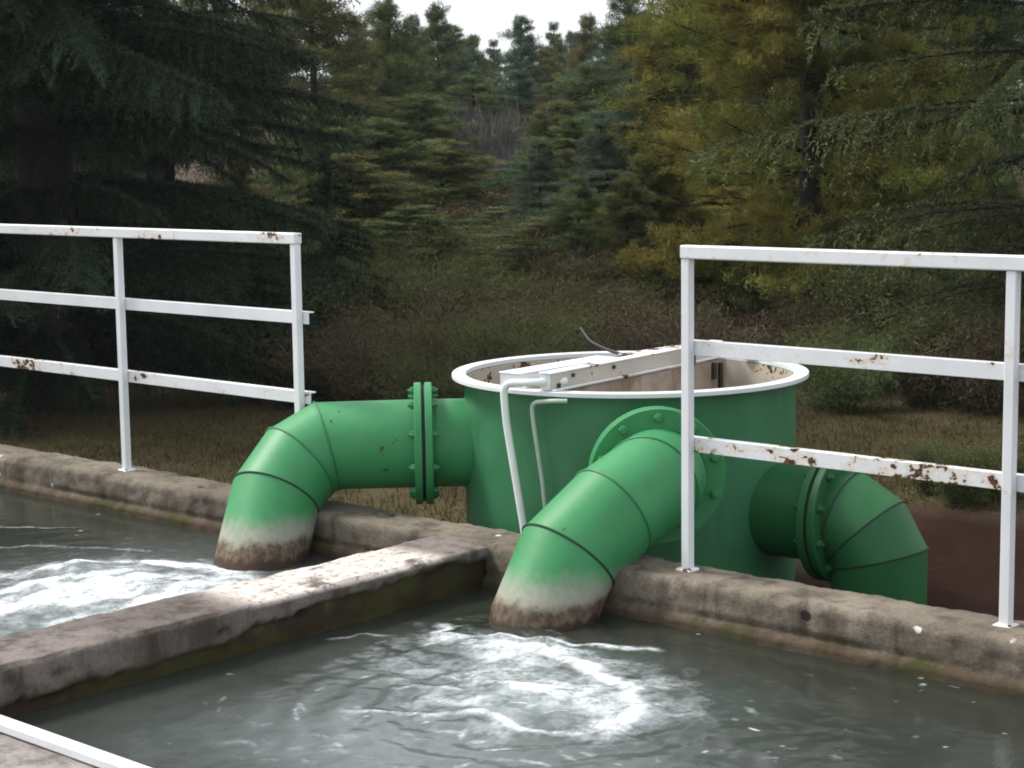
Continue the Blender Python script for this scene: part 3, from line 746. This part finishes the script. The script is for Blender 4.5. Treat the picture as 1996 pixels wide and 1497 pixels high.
def conifer(seed, H, heights, len_fn, e0, droop, sec_sp, sec_len, hang, ndl_len, ndl_w, ndl_sp, face=None, r0=.16, sweep=.35, coarse_above=None, per_ring=None, t_min=.12):
    """whorled conifer: drooping boughs, side sprays, needles; returns (trunk MB, triangles, rnd)"""
    r = np.random.default_rng(seed); wood = MB(); pts, rad = tree_frame(H, r0, seed=seed)
    wood.tube(pts, rad, 10); T = []; RN = []
    for z in heights:
        a = r.uniform(0, 2*math.pi); L = len_fn(z)*r.uniform(.75, 1.12)
        coarse = coarse_above is not None and z > coarse_above
        k = 1.0
        if coarse: k = 2.6
        elif face is not None and math.cos(a-face) < -.25: k = 1.7
        d = np.array([math.cos(a), math.sin(a), 0]); pr = np.array([-math.sin(a), math.cos(a), 0])
        ee = e0+r.normal()*.08; dr = droop*r.uniform(.7, 1.3); bw = r.normal()*.12
        tt = np.linspace(0, 1, 9)
        def P(t_): return np.array([0, 0, z])+L*(t_[:, None]*d+(bw*t_**2)[:, None]*pr+(ee*t_-dr*t_**2+.18*dr*t_**4)[:, None]*np.array([0, 0, 1.0]))
        bp = P(tt); wood.tube(bp[::2], list(np.linspace(.007*L+.005, .003, 5)), 5, False)
        mp = int(L/(ndl_sp*.35*k)); tp = r.uniform(.08, 1.03, mp); bp2 = P(tp)+r.normal(size=(mp, 3))*.012
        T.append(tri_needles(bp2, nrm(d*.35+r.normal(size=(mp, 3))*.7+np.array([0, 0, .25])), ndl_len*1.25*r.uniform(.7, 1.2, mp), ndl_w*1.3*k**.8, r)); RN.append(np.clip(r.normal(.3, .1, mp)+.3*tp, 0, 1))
        n2 = max(6, int(L*(1-t_min)/sec_sp*2/k)); t2 = np.sort(r.uniform(t_min, 1, n2)); side = np.where(r.random(n2) < .5, -1, 1)
        b2 = P(t2); tan = nrm(P(np.minimum(t2+.02, 1.02))-b2)
        l2 = sec_len*L*(1.05-.75*t2)*r.uniform(.55, 1.2, n2)*np.clip(t2*4, .3, 1)
        l2 = np.clip(l2, .06, None)
        dv = nrm(side[:, None]*pr*.9+tan*(sweep+.5*t2[:, None])+np.array([0, 0, -.12])+r.normal(size=(n2, 3))*.14)
        hg = hang*r.uniform(.4, 1.3, n2)
        m = int(np.clip(np.mean(l2)/(ndl_sp*k), 5, 90)); s_ = r.random((n2, m))
        Q = b2[:, None]+l2[:, None, None]*(dv[:, None]*s_[..., None]+(hg[:, None]*s_**2)[..., None]*np.array([0, 0, -1.0]))
        tg = nrm(dv[:, None]+2*(hg[:, None]*s_)[..., None]*np.array([0, 0, -1.0]))
        nd = nrm(tg*.55+r.normal(size=(n2, m, 3))*.55)
        kk = k**.8
        V = tri_needles(Q.reshape(-1, 3), nd.reshape(-1, 3), ndl_len*r.uniform(.7, 1.2, n2*m)*(1 if k == 1 else 1.3), ndl_w*kk, r)
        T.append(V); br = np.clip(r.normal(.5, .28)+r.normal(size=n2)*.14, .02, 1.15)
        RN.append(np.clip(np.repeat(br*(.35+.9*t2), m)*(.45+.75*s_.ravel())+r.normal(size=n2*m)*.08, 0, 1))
        # twig ribbons
        if k < 2:
            for q in range(0, n2, 2):
                e = b2[q]+l2[q]*(dv[q]*.8+hg[q]*.64*np.array([0, 0, -1.0])); mid = b2[q]+l2[q]*(dv[q]*.4+hg[q]*.16*np.array([0, 0, -1.0]))
                w_ = np.array([0, 0, .003]); wood.add([b2[q]-w_, b2[q]+w_, mid+w_*.7, mid-w_*.7, e], [(0, 1, 2, 3), (3, 2, 4)])
    return wood, T, RN

def pine(seed, H, heights, len_fn, tufts, n_needle, ndl_len, ndl_w, up=.25, r0=.12, lean=(0, 0), clump=.16):
    """open pine: ascending limbs carrying round tufts of needles"""
    r = np.random.default_rng(seed); wood = MB(); pts, rad = tree_frame(H, r0, lean, seed); wood.tube(pts, rad, 8); T = []; RN = []
    for z in heights:
        a = r.uniform(0, 2*math.pi); L = len_fn(z)*r.uniform(.42, 1.15); d = np.array([math.cos(a), math.sin(a), 0]); pr = np.array([-math.sin(a), math.cos(a), 0])
        ee = up+r.normal()*.15; c0 = np.array([lean[0]*z, lean[1]*z, z])
        def P(t_): return c0+L*(t_[:, None]*d+(ee*t_-.25*t_**2+.2*t_**3)[:, None]*np.array([0, 0, 1.0]))
        wood.tube(P(np.linspace(0, 1, 4)), list(np.linspace(.012*L+.006, .004, 4)), 4, False)
        nt = max(3, int(tufts*L)); t2 = r.uniform(.25, 1, nt)**.8; b2 = P(t2)+(r.normal(size=(nt, 3))*np.array([1, 1, .45]))*(clump*L*(1.15-.6*t2))[:, None]
        ax = nrm(d*.5+np.array([0, 0, .55])+r.normal(size=(nt, 3))*.5)
        nd = nrm(ax[:, None]*.75+r.normal(size=(nt, n_needle, 3))*.6)
        base = np.repeat(b2, n_needle, 0)+r.normal(size=(nt*n_needle, 3))*ndl_len*.35
        T.append(tri_needles(base, nd.reshape(-1, 3), ndl_len*r.uniform(.6, 1.2, nt*n_needle), ndl_w, r))
        br = np.clip(r.normal(.45, .24)+r.normal(size=nt)*.2, 0, 1.1)
        RN.append(np.clip(np.repeat(br, n_needle)+r.normal(size=nt*n_needle)*.1, 0, 1))
    return wood, T, RN

def shrub(seed, H, W, n_stem, n_leaf, leaf, leaf_w, up=.4, spread=.11):
    r = np.random.default_rng(seed); wood = MB(); T = []; RN = []
    for i in range(n_stem):
        a = r.uniform(0, 2*math.pi); h = H*r.uniform(.45, 1); w = W*r.uniform(.2, 1)*.5
        d = np.array([math.cos(a), math.sin(a), 0])
        tt = np.linspace(0, 1, 4); C_ = np.stack([d[0]*w*tt**1.3, d[1]*w*tt**1.3, h*tt-.05], 1)
        wood.tube(C_, list(np.linspace(.012, .003, 4)), 4, False)
        n = n_leaf; t2 = r.uniform(.2, 1.02, n)
        b = np.stack([d[0]*w*t2**1.3, d[1]*w*t2**1.3, h*t2], 1)+r.normal(size=(n, 3))*W*spread*(1.2-.6*t2)[:, None]
        b[:, 2] = np.maximum(b[:, 2], .02)
        nd = nrm(r.normal(size=(n, 3))+np.array([0, 0, up]))
        T.append(tri_needles(b, nd, leaf*r.uniform(.6, 1.3, n), leaf_w, r)); br = r.normal(.45, .15)
        RN.append(np.clip(br+r.normal(size=n)*.16, 0, 1))
    return wood, T, RN

def plant_tree(name, label, cat, data, loc, rot, leaf, bark, group=None, scale=1.0, crown_name='crown', wood_name='trunk'):
    wm, cm = data
    o = thing(name, label, cat, loc, group); o.rotation_euler = (0, 0, rot); o.scale = (scale,)*3 if not hasattr(scale, '__len__') else scale
    link(wood_name, wm, bark, o); link(crown_name, cm, leaf, o); return o
def bake(name, res):
    wood, T, RN = res
    return wood.mesh(name+'_wood', True, 60), crown_mesh(name+'_crown', T, RN)
def gpos(px, d):
    p = at_depth(px, 700, d); return np.array([p[0], p[1], float(terrain(p[0], p[1]))])
CAM_AZ = lambda p: math.atan2(CAM[1]-p[1], CAM[0]-p[0])

def whorls(seed, z0, z1, gap, k):
    r = np.random.default_rng(seed); out = []
    for z in np.arange(z0, z1, gap):
        out += list(z+r.normal(size=k)*.045+r.uniform(-.08, .08))
    return np.clip(np.array(out), .1, None)
# big dark conifer on the left
p = gpos(90, 13.2); rr = np.random.default_rng(1)
hts = np.concatenate([whorls(1, .30, 3.7, .33, 13), rr.uniform(3.7, 10.8, 130)])
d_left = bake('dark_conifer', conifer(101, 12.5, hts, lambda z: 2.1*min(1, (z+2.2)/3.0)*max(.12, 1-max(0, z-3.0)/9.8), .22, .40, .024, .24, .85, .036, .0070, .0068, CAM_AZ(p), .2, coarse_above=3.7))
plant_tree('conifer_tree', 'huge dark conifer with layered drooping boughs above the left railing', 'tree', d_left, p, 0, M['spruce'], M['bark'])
plant_tree('conifer_tree', 'dark conifer behind the huge one, between the left railing posts', 'tree', d_left, gpos(330, 19.5), 2.4, M['spruce'], M['bark'], scale=(.8, .8, .85))
plant_tree('conifer_tree', 'dark conifer behind the huge one at the left edge of the frame', 'tree', d_left, gpos(-60, 18.5), 4.2, M['spruce'], M['bark'], scale=(.9, .9, .95))
# smaller dark conifer between it and the pipe
p = gpos(650, 16.0); hts = whorls(2, .12, 1.75, .16, 9)
d_young = bake('young_conifer', conifer(102, 2.0, hts, lambda z: .78*max(.08, 1-z/2.0)+.06, .14, .35, .026, .3, .35, .04, .0085, .010, CAM_AZ(p), .05))
plant_tree('conifer_tree', 'young dark green conifer right of the left railing end', 'tree', d_young, p, 0, M['spruce'], M['bark'])
plant_tree('conifer_tree', 'young dark conifer added to deepen the shade between the two left railing posts', 'tree', d_young, gpos(330, 15.6), 1.1, M['spruce'], M['bark'], scale=(1.15, 1.15, .8))  # added to darken the pale ground patch behind the left railing
plant_tree('conifer_tree', 'young dark conifer added to deepen the shade just left of the left railing end post', 'tree', d_young, gpos(500, 15.2), 2.7, M['spruce'], M['bark'], scale=(1.1, 1.1, .7))  # second copy added to darken that ground patch
plant_tree('conifer_tree', 'young dark conifer in the shade at the left edge of the frame', 'tree', d_young, gpos(60, 15.0), 4.7, M['spruce'], M['bark'], scale=(1.2, 1.2, .8))
# drooping conifer on the right
p = gpos(2110, 12.6); rr = np.random.default_rng(3)
hts = np.concatenate([whorls(3, 1.0, 3.8, .34, 9), rr.uniform(3.8, 11, 110)])
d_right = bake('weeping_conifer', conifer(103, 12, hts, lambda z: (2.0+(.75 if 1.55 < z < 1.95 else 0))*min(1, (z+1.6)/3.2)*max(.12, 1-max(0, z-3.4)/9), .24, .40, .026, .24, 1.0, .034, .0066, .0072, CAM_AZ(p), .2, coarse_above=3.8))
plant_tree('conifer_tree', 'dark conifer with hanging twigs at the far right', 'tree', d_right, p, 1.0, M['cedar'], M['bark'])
# olive pine behind the right railing
p = gpos(1585, 16.8); rr = np.random.default_rng(4)
hts = np.concatenate([whorls(4, .75, 4.2, .42, 19), rr.uniform(4.2, 9.3, 60)])
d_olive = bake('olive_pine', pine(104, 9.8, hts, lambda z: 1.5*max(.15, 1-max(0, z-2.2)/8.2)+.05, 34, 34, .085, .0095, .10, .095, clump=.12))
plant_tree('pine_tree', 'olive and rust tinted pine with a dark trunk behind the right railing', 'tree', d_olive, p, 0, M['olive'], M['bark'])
plant_tree('pine_tree', 'greener pine between the olive pine and the far right conifer', 'tree', d_olive, gpos(1800, 20.5), 2.1, M['pine'], M['bark'], scale=(1.05, 1.05, .95))

# far pines
FAR = []
for k in range(4):
    rr = np.random.default_rng(20+k); H = 6.5
    hts = np.concatenate([rr.uniform(.5+.45*k, 6.3, 120), rr.uniform(4.6, 6.45, 30)])
    FAR.append(bake('far_pine', pine(120+k, H, hts, (lambda kk: (lambda z: (1.5+.12*kk)*max(.05, 1-max(0, z-1.4)/5.2)**.62))(k), 26, 16, .15, .017, .3, .085, clump=.19)))
far_list = [
    # px, depth, top px y, variant, leaf, label
    (770, 33, 5, 3, 'pine', 'pine with a bare dark trunk rising from the brown bank'),
    (625, 30, -60, 1, 'oldpine', 'brownish green pine just right of the big dark conifer'),
    (560, 34, -120, 2, 'oldpine', 'tall brownish pine half hidden by the big dark conifer'),
    (864, 42, 12, 2, 'pine', 'narrow topped pine left of the notch of sky'),
    (710, 47, 38, 3, 'bluepine', 'distant bluish pine behind the bare trunked pine'),
    (818, 50, 55, 1, 'bluepine', 'distant pine between the two tallest left hand tops'),
    (930, 52, 95, 3, 'pine', 'low distant pine in the notch of sky'),
    (1022, 44, 35, 1, 'bluepine', 'dark blue green pine standing alone in the middle of the skyline'),
    (1085, 55, 72, 0, 'pine', 'short distant pine right of the middle one'),
    (1155, 50, 55, 2, 'oldpine', 'brownish distant pine under the right end of the sky'),
    (1230, 34, -25, 3, 'pine', 'tall loose crowned pine at the right end of the sky'),
    (1310, 40, 30, 0, 'bluepine', 'bluish pine behind the olive pine, left edge'),
    (1180, 28, 215, 1, 'bluepine', 'mid height bluish pine left of the olive pine'),
    (1390, 27, -60, 2, 'oldpine', 'golden olive pine touching the top of the frame'),
    (1480, 36, -150, 1, 'pine', 'tall pine seen through the top of the olive pine'),
    (1700, 32, -150, 3, 'pine', 'tall pine filling the gap behind the right railing'),
    (1900, 34, -150, 0, 'pine', 'tall pine behind the hanging twigs at right'),
    (440, 38, -150, 3, 'pine', 'tall pine behind the middle of the big dark conifer'),
    (230, 36, -150, 0, 'bluepine', 'tall bluish pine behind the big dark conifer'),
    (40, 38, -150, 1, 'pine', 'tall pine behind the left edge of the big dark conifer'),
    (970, 60, 105, 0, 'bluepine', 'farthest bluish pine below the notch of sky'),
    (895, 58, 75, 1, 'pine', 'far pine left of the notch of sky'),
    (1118, 62, 88, 3, 'bluepine', 'far bluish pine right of the middle one'),
    (765, 60, 55, 0, 'oldpine', 'far brownish pine behind the bare trunked one'),
    (1262, 56, 48, 1, 'pine', 'far pine behind the tall loose crowned one'),
    (1060, 48, 120, 2, 'oldpine', 'rounded brownish pine below the middle of the skyline'),
    (840, 46, 130, 0, 'oldpine', 'rounded brownish pine on the left of the bank'),
    (950, 42, 160, 3, 'pine', 'green pine above the bare grey thicket'),
    (1110, 40, 150, 1, 'pine', 'green pine right of the bare grey thicket'),
    (800, 40, 120, 1, 'pine', 'green pine filling the gap right of the bare trunk'),
    (690, 40, 110, 0, 'pine', 'green pine filling the gap left of the bare trunk'),
    (1195, 45, 110, 2, 'bluepine', 'bluish pine below the tall loose crowned one'),
    (1290, 33, 150, 3, 'oldpine', 'brownish pine touching the left side of the olive pine'),
    (905, 50, 120, 2, 'bluepine', 'bluish pine just below the notch of sky'),
    (705, 31, 150, 0, 'oldpine', 'full brownish pine with boughs to the ground, left of the bare trunk'),
    (835, 30, 185, 1, 'pine', 'full green pine with boughs to the ground, right of the bare trunk'),
    (930, 38, 150, 0, 'pine', 'full green pine behind the left side of the bare thicket'),
    (1020, 40, 140, 0, 'bluepine', 'full bluish pine behind the bare thicket'),
    (1090, 33, 200, 1, 'oldpine', 'full brownish pine right of the bare thicket'),
    (1150, 34, 130, 0, 'pine', 'full green pine below the right end of the sky'),
    (1225, 29, 170, 1, 'bluepine', 'full bluish pine left of the olive pine'),
    (1300, 26, 240, 0, 'pine', 'full green pine beside the olive pine, above the railing corner'),
    (1660, 24, 150, 1, 'oldpine', 'yellowish pine right of the dark trunk'),
    (1740, 21, 330, 0, 'olive', 'low olive pine under the hanging twigs'),
    (690, 22, 300, 0, 'oldpine', 'half grown brownish pine above the elbow of the left pipe'),
    (745, 26, 230, 1, 'pine', 'half grown green pine in front of the bare trunk'),
    (810, 21, 400, 0, 'pine', 'low green pine above the left flanges'),
    (870, 27, 270, 1, 'oldpine', 'half grown brownish pine on the left of the bank'),
    (925, 22, 440, 0, 'shrub', 'low yellow green pine above the left edge of the tank'),
    (1000, 24, 400, 1, 'pine', 'low green pine above the left half of the tank'),
    (1045, 28, 300, 0, 'bluepine', 'half grown bluish pine in the middle of the bank'),
    (1095, 20, 420, 1, 'shrub', 'low yellow green pine above the middle of the tank'),
    (1120, 27, 230, 0, 'pine', 'half grown green pine on the right of the bank'),
    (1180, 21.5, 330, 1, 'shrub_blue', 'half grown bluish pine left of the railing corner'),
    (1235, 23, 240, 0, 'shrub', 'half grown yellow green pine left of the railing corner'),
    (1285, 19.5, 360, 1, 'olive', 'half grown olive pine right above the railing corner'),
    (640, 25, 200, 0, 'pine', 'half grown green pine beside the big dark conifer'),
    (960, 30, 330, 1, 'oldpine', 'half grown brownish pine below the bare thicket'),
    (1345, 24, -90, 0, 'olive', 'full yellow green pine left of the olive pine, boughs to the ground'),
    (1490, 22.5, -100, 1, 'olive', 'full yellow green pine right behind the dark trunk'),
    (1640, 25, -100, 0, 'pine', 'full green pine right of the dark trunk'),
    (1820, 26, -120, 1, 'pine', 'full green pine behind the hanging twigs'),
    (1410, 21, 330, 1, 'olive', 'short olive pine under the golden one, left of the dark trunk'),
    (1330, 20, 420, 3, 'olive', 'small olive pine above the corner of the right railing'),
]
rr = np.random.default_rng(55)
for (px, d_, ty, v, leaf, lab) in far_list:
    ty2 = ty-22 if 45 < ty < 125 else ty
    p = gpos(px, d_); zt = at_depth(px, ty2, d_)[2]; sc = (zt-p[2])/6.5
    wsc = max(.6, min(1.1, sc*.9)) if -30 < ty < 108 else max(.85, min(1.25, sc*1.1))*rr.uniform(.9, 1.15)
    plant_tree('pine_tree', lab, 'tree', FAR[v], p, rr.uniform(0, 6.28), M[leaf], M['bark'], 'pines on the hillside behind the tank', (wsc, wsc, sc))

# shrubs, each given by the height of its top in metres
SH = [bake('shrub', shrub(200+k, 1.0, 1.15, 60, 420, .036, .020)) for k in range(3)]
shrubs = [
    (1175, 22, 1.5, 0, 'shrub_blue', 'bluish leafy shrub left of the right railing'),
    (1110, 25, 1.2, 1, 'shrub', 'yellow green shrub behind the tank, left of the bluish one'),
    (1250, 19, 1.3, 2, 'shrub', 'leafy shrub right behind the tank beside the railing post'),
    (1265, 25, 2.2, 1, 'shrub_blue', 'tall bluish shrub left of the olive pine'),
    (1060, 31, 1.5, 2, 'shrub', 'green shrub on the brown bank, right of the bare thicket'),
    (905, 34, 1.3, 0, 'shrub', 'green shrub on the brown bank, left of the bare thicket'),
    (720, 24, 1.1, 1, 'shrub', 'olive shrub right of the young conifer'),
    (830, 27, .9, 2, 'shrub', 'low shrub at the foot of the brown bank'),
    (1080, 38, 1.9, 0, 'shrub', 'yellowish shrub behind the bare thicket'),
    (880, 42, 2.0, 1, 'oldpine', 'brownish bush high on the bank'),
    (720, 38, 1.9, 2, 'shrub', 'bush high on the bank, behind the bare trunk'),
    (980, 46, 1.8, 0, 'shrub_blue', 'dark bush below the middle pine'),
    (1150, 40, 2.2, 1, 'shrub_blue', 'bluish bush below the tall loose crowned pine'),
    (470, 22, 1.3, 0, 'shrub', 'shaded shrub seen through the left railing'),
    (1450, 22, 1.4, 2, 'shrub', 'shrub seen through the right railing, left of the dark trunk'),
    (1700, 15, .85, 0, 'shrub', 'low shrub seen through the right railing, right of the dark trunk'),
    (1840, 12.8, .7, 1, 'shrub', 'low shrub behind the right hand railing post'),
    (1960, 16, 1.1, 2, 'shrub', 'shrub at the right edge of the frame'),
    (1885, 8.15, .26, 2, 'shrub', 'small mossy bush above the red soil, right of the feed pipe'),
    (1820, 8.5, .24, 0, 'shrub', 'small mossy bush behind the feed pipe'),
    (1960, 8.3, .26, 1, 'shrub', 'small mossy bush above the red soil at the right edge'),
    (1130, 19, 1.15, 0, 'pine', 'small green young pine above the tank, left of the railing corner'),
    (1225, 17.5, 1.2, 1, 'shrub', 'small yellow green young pine right above the tank rim'),
    (1055, 23, 1.3, 0, 'shrub_blue', 'small bluish young pine above the left half of the tank'),
    (1290, 19, 1.5, 1, 'olive', 'olive young pine touching the right railing corner post'),
    (1500, 18, 1.1, 0, 'pine', 'small green young pine seen through the right railing'),
    (1900, 18, 1.4, 1, 'pine', 'green young pine seen through the right railing beside its right post'),
    (960, 22, .7, 1, 'dry', 'low brown bush behind the left side of the tank'),
    (880, 24, .8, 0, 'dry', 'brown dry bush in the middle of the bank'),
    (1010, 26, .9, 2, 'dry', 'brown dry bush below the bare grey thicket'),
    (780, 20, .6, 2, 'dry', 'low brown bush above the flanges of the left pipe'),
    (850, 36, 1.3, 2, 'dry', 'reddish brown bush beside the bare dark trunk'),
    (760, 28, 1.1, 0, 'shrub', 'green bush below the bare dark trunk'),
    (945, 29, 1.0, 1, 'shrub', 'green bush in front of the bare grey thicket'),
    (1040, 22, .75, 0, 'shrub', 'low green bush above the tank, left of the yellow green one'),
    (900, 20, .5, 1, 'shrub', 'small green bush left of the tank rim'),
    (700, 19, .6, 0, 'shrub', 'small olive bush above the left pipe'),
    (1340, 21, 1.0, 1, 'shrub', 'green bush behind the corner of the right railing'),
    (1560, 19, .8, 2, 'dry', 'brown bush at the foot of the dark trunk'),
    (820, 32, 1.0, 2, 'dry', 'brown bush on the upper bank'),
    (1000, 36, 1.2, 1, 'dry', 'brown bush behind the bare grey thicket'),
]
for (px, d_, sc, v, leaf, lab) in shrubs:
    p = gpos(px, d_)
    if sc >= 1.1 and leaf != 'dry':         # the bigger ones are young pines
        q = sc/6.5
        plant_tree('pine_sapling', lab.replace('leafy shrub', 'young pine').replace('shrub', 'young pine').replace('bush', 'young pine'), 'tree', FAR[v % 2], p, rr.uniform(0, 6.28), M[leaf], M['bark'], 'young pines on the slope', (q*1.9, q*1.9, q*1.25))
        continue
    plant_tree('shrub', lab, 'shrub', SH[v], p, rr.uniform(0, 6.28), M[leaf], M['bark_grey'], 'shrubs on the slope', (sc*1.1, sc*1.1, sc), 'foliage', 'stems')

SC = [bake('scrub', shrub(240+k, 1.0, 1.5, 34, 420, .07, .009, 1.3, .085)) for k in range(3)]
r = np.random.default_rng(77)
for k in range(64):
    px = r.uniform(620, 1330); d_ = r.uniform(15.5, 29) if k < 30 else r.uniform(12.2, 16.5); kind = k % 2
    lab = ('low brown scrub in the murky undergrowth between left pipe and right railing', 'low green scrub in the murky undergrowth between left pipe and right railing')[kind]
    sc = r.uniform(.4, .85)*(.55+d_/45)
    plant_tree('scrub', lab, 'shrub', SC[k % 3], gpos(px, d_), r.uniform(0, 6.28), M[('dry', 'shrub')[kind]], M['bark_grey'], ('brown scrub in the undergrowth', 'green scrub in the undergrowth')[kind], (sc*1.5, sc*1.5, sc), 'foliage', 'stems')

for k in range(16):
    px = r.uniform(1545, 2020); d_ = r.uniform(12.3, 17); sc = r.uniform(.4, .8)*(.55+d_/45)
    plant_tree('scrub', 'low olive scrub seen through the right railing below the dark trunk', 'shrub', SC[k % 3], gpos(px, d_), r.uniform(0, 6.28), M[('shrub', 'dry', 'pine')[k % 3]], M['bark_grey'], 'scrub behind the right railing', (sc*1.5, sc*1.5, sc), 'foliage', 'stems')

# bare grey thickets
def thicket(seed, H, W, n):
    r = np.random.default_rng(seed); wood = MB(); T = []; RN = []
    for i in range(n):
        a = r.uniform(0, 6.28); w = W*.5*r.random()**.7; h = H*r.uniform(.5, 1)
        b = np.array([math.cos(a)*w*.6, math.sin(a)*w*.6, 0]); e = np.array([math.cos(a)*w*1.15, math.sin(a)*w*1.15, h])
        wood.tube([b, (b+e)/2+r.normal(size=3)*.04, e], [.011, .008, .003], 3, False)
        m = 26; t2 = r.uniform(.25, 1, m); bb = b+(e-b)*t2[:, None]
        nd = nrm((e-b)/np.linalg.norm(e-b)+r.normal(size=(m, 3))*.35)
        T.append(tri_needles(bb, nd, r.uniform(.2, .6, m), .014, r)); RN.append(np.clip(r.normal(.5, .25, m), 0, 1))
    return wood, T, RN
TH = bake('thicket', thicket(300, 1.9, 1.9, 150))
for (px, d_, sc, lab) in ((985, 33, 1.0, 'bare grey thicket of upright twigs in the middle of the bank'), (905, 37, .85, 'smaller bare thicket left of the grey one'), (1040, 29, .7, 'bare dark thicket right of the grey one')):
    plant_tree('bare_shrub', lab, 'shrub', TH, gpos(px, d_), px*.1, M['twig'], M['bark_grey'], 'bare thickets', sc, 'twigs', 'stems')

# undergrowth: dry weeds and litter nobody could count
r = np.random.default_rng(400); n = 130000
uu = r.uniform(13.5, 46, n); pxs = r.uniform(-100, 2100, n)
P0 = CAM[None]+(uu[:, None])*(_F[None]+((pxs-998)/F_PX)[:, None]*_R2[None]); X, Y = P0[:, 0], P0[:, 1]
den = sstep(-.25, .35, fbm(X*.5, Y*.5, 0, 77)); keep = r.random(n) < (.25+.75*den); X, Y, uu = X[keep], Y[keep], uu[keep]
base = np.stack([X, Y, terrain(X, Y)], 1); nd = nrm(r.normal(size=base.shape)*.45+np.array([0, 0, 1.0]))
V = tri_needles(base, nd, r.uniform(.08, .34, len(base))*(.5+.5*sstep(14, 22, uu)), .004+.0004*uu, r)
o = link('undergrowth', fast_mesh('undergrowth', V.reshape(-1, 3), np.arange(len(V)*3).reshape(-1, 3), {'rnd': np.repeat(r.random(len(V)), 3)}), M['dry'])
tag(o, 'dry brown weeds and litter covering the slope under the trees', 'undergrowth'); o['kind'] = 'stuff'
# grass behind the wall
n = 90000; X = r.uniform(-9.5, 2.5, n); Y = r.uniform(.16, 8, n)
ok = (np.hypot(X-TX, Y-TY) > BR+.02) & (np.hypot(X-V3[0], Y-V3[1]) > .24)
okn = fbm(X*1.1, Y*1.1, 0, 88) > -.35-.3*r.random(n)
redm = sstep(-1.2, -.3, X)*sstep(2.6, 2.2, Y)
uu = (X-CAM[0])*VDIR[0]+(Y-CAM[1])*VDIR[1]
ok &= okn & (r.random(n) > redm*.97) & (r.random(n) < sstep(16, 11, uu)+.08)
X, Y = X[ok], Y[ok]; base = np.stack([X, Y, terrain(X, Y)], 1); nd = nrm(r.normal(size=base.shape)*.55+np.array([0, 0, 1.0]))
V = tri_needles(base, nd, r.uniform(.02, .07, len(base)), .006, r)
o = link('grass', fast_mesh('grass', V.reshape(-1, 3), np.arange(len(V)*3).reshape(-1, 3), {'rnd': np.repeat(r.random(len(V)), 3)}), M['grass'])
tag(o, 'short olive grass on the ground behind the wall', 'grass'); o['kind'] = 'stuff'

# damp air between the trees
HZ = MB().box(-330, 200, -120, 330, -3.5, 14)
o = link('haze', HZ.mesh('haze'), None); o['kind'] = 'stuff'; tag(o, 'thin damp haze in the air among the trees', 'haze')
hm = bpy.data.materials.new('haze'); hm.use_nodes = True; hn = hm.node_tree.nodes; hn.clear()
ho = hn.new('ShaderNodeOutputMaterial'); hv = hn.new('ShaderNodeVolumePrincipled')
hv.inputs['Color'].default_value = (.9, .95, 1, 1); hv.inputs['Density'].default_value = HAZE
hm.node_tree.links.new(hv.outputs[0], ho.inputs['Volume']); o.data.materials.append(hm)
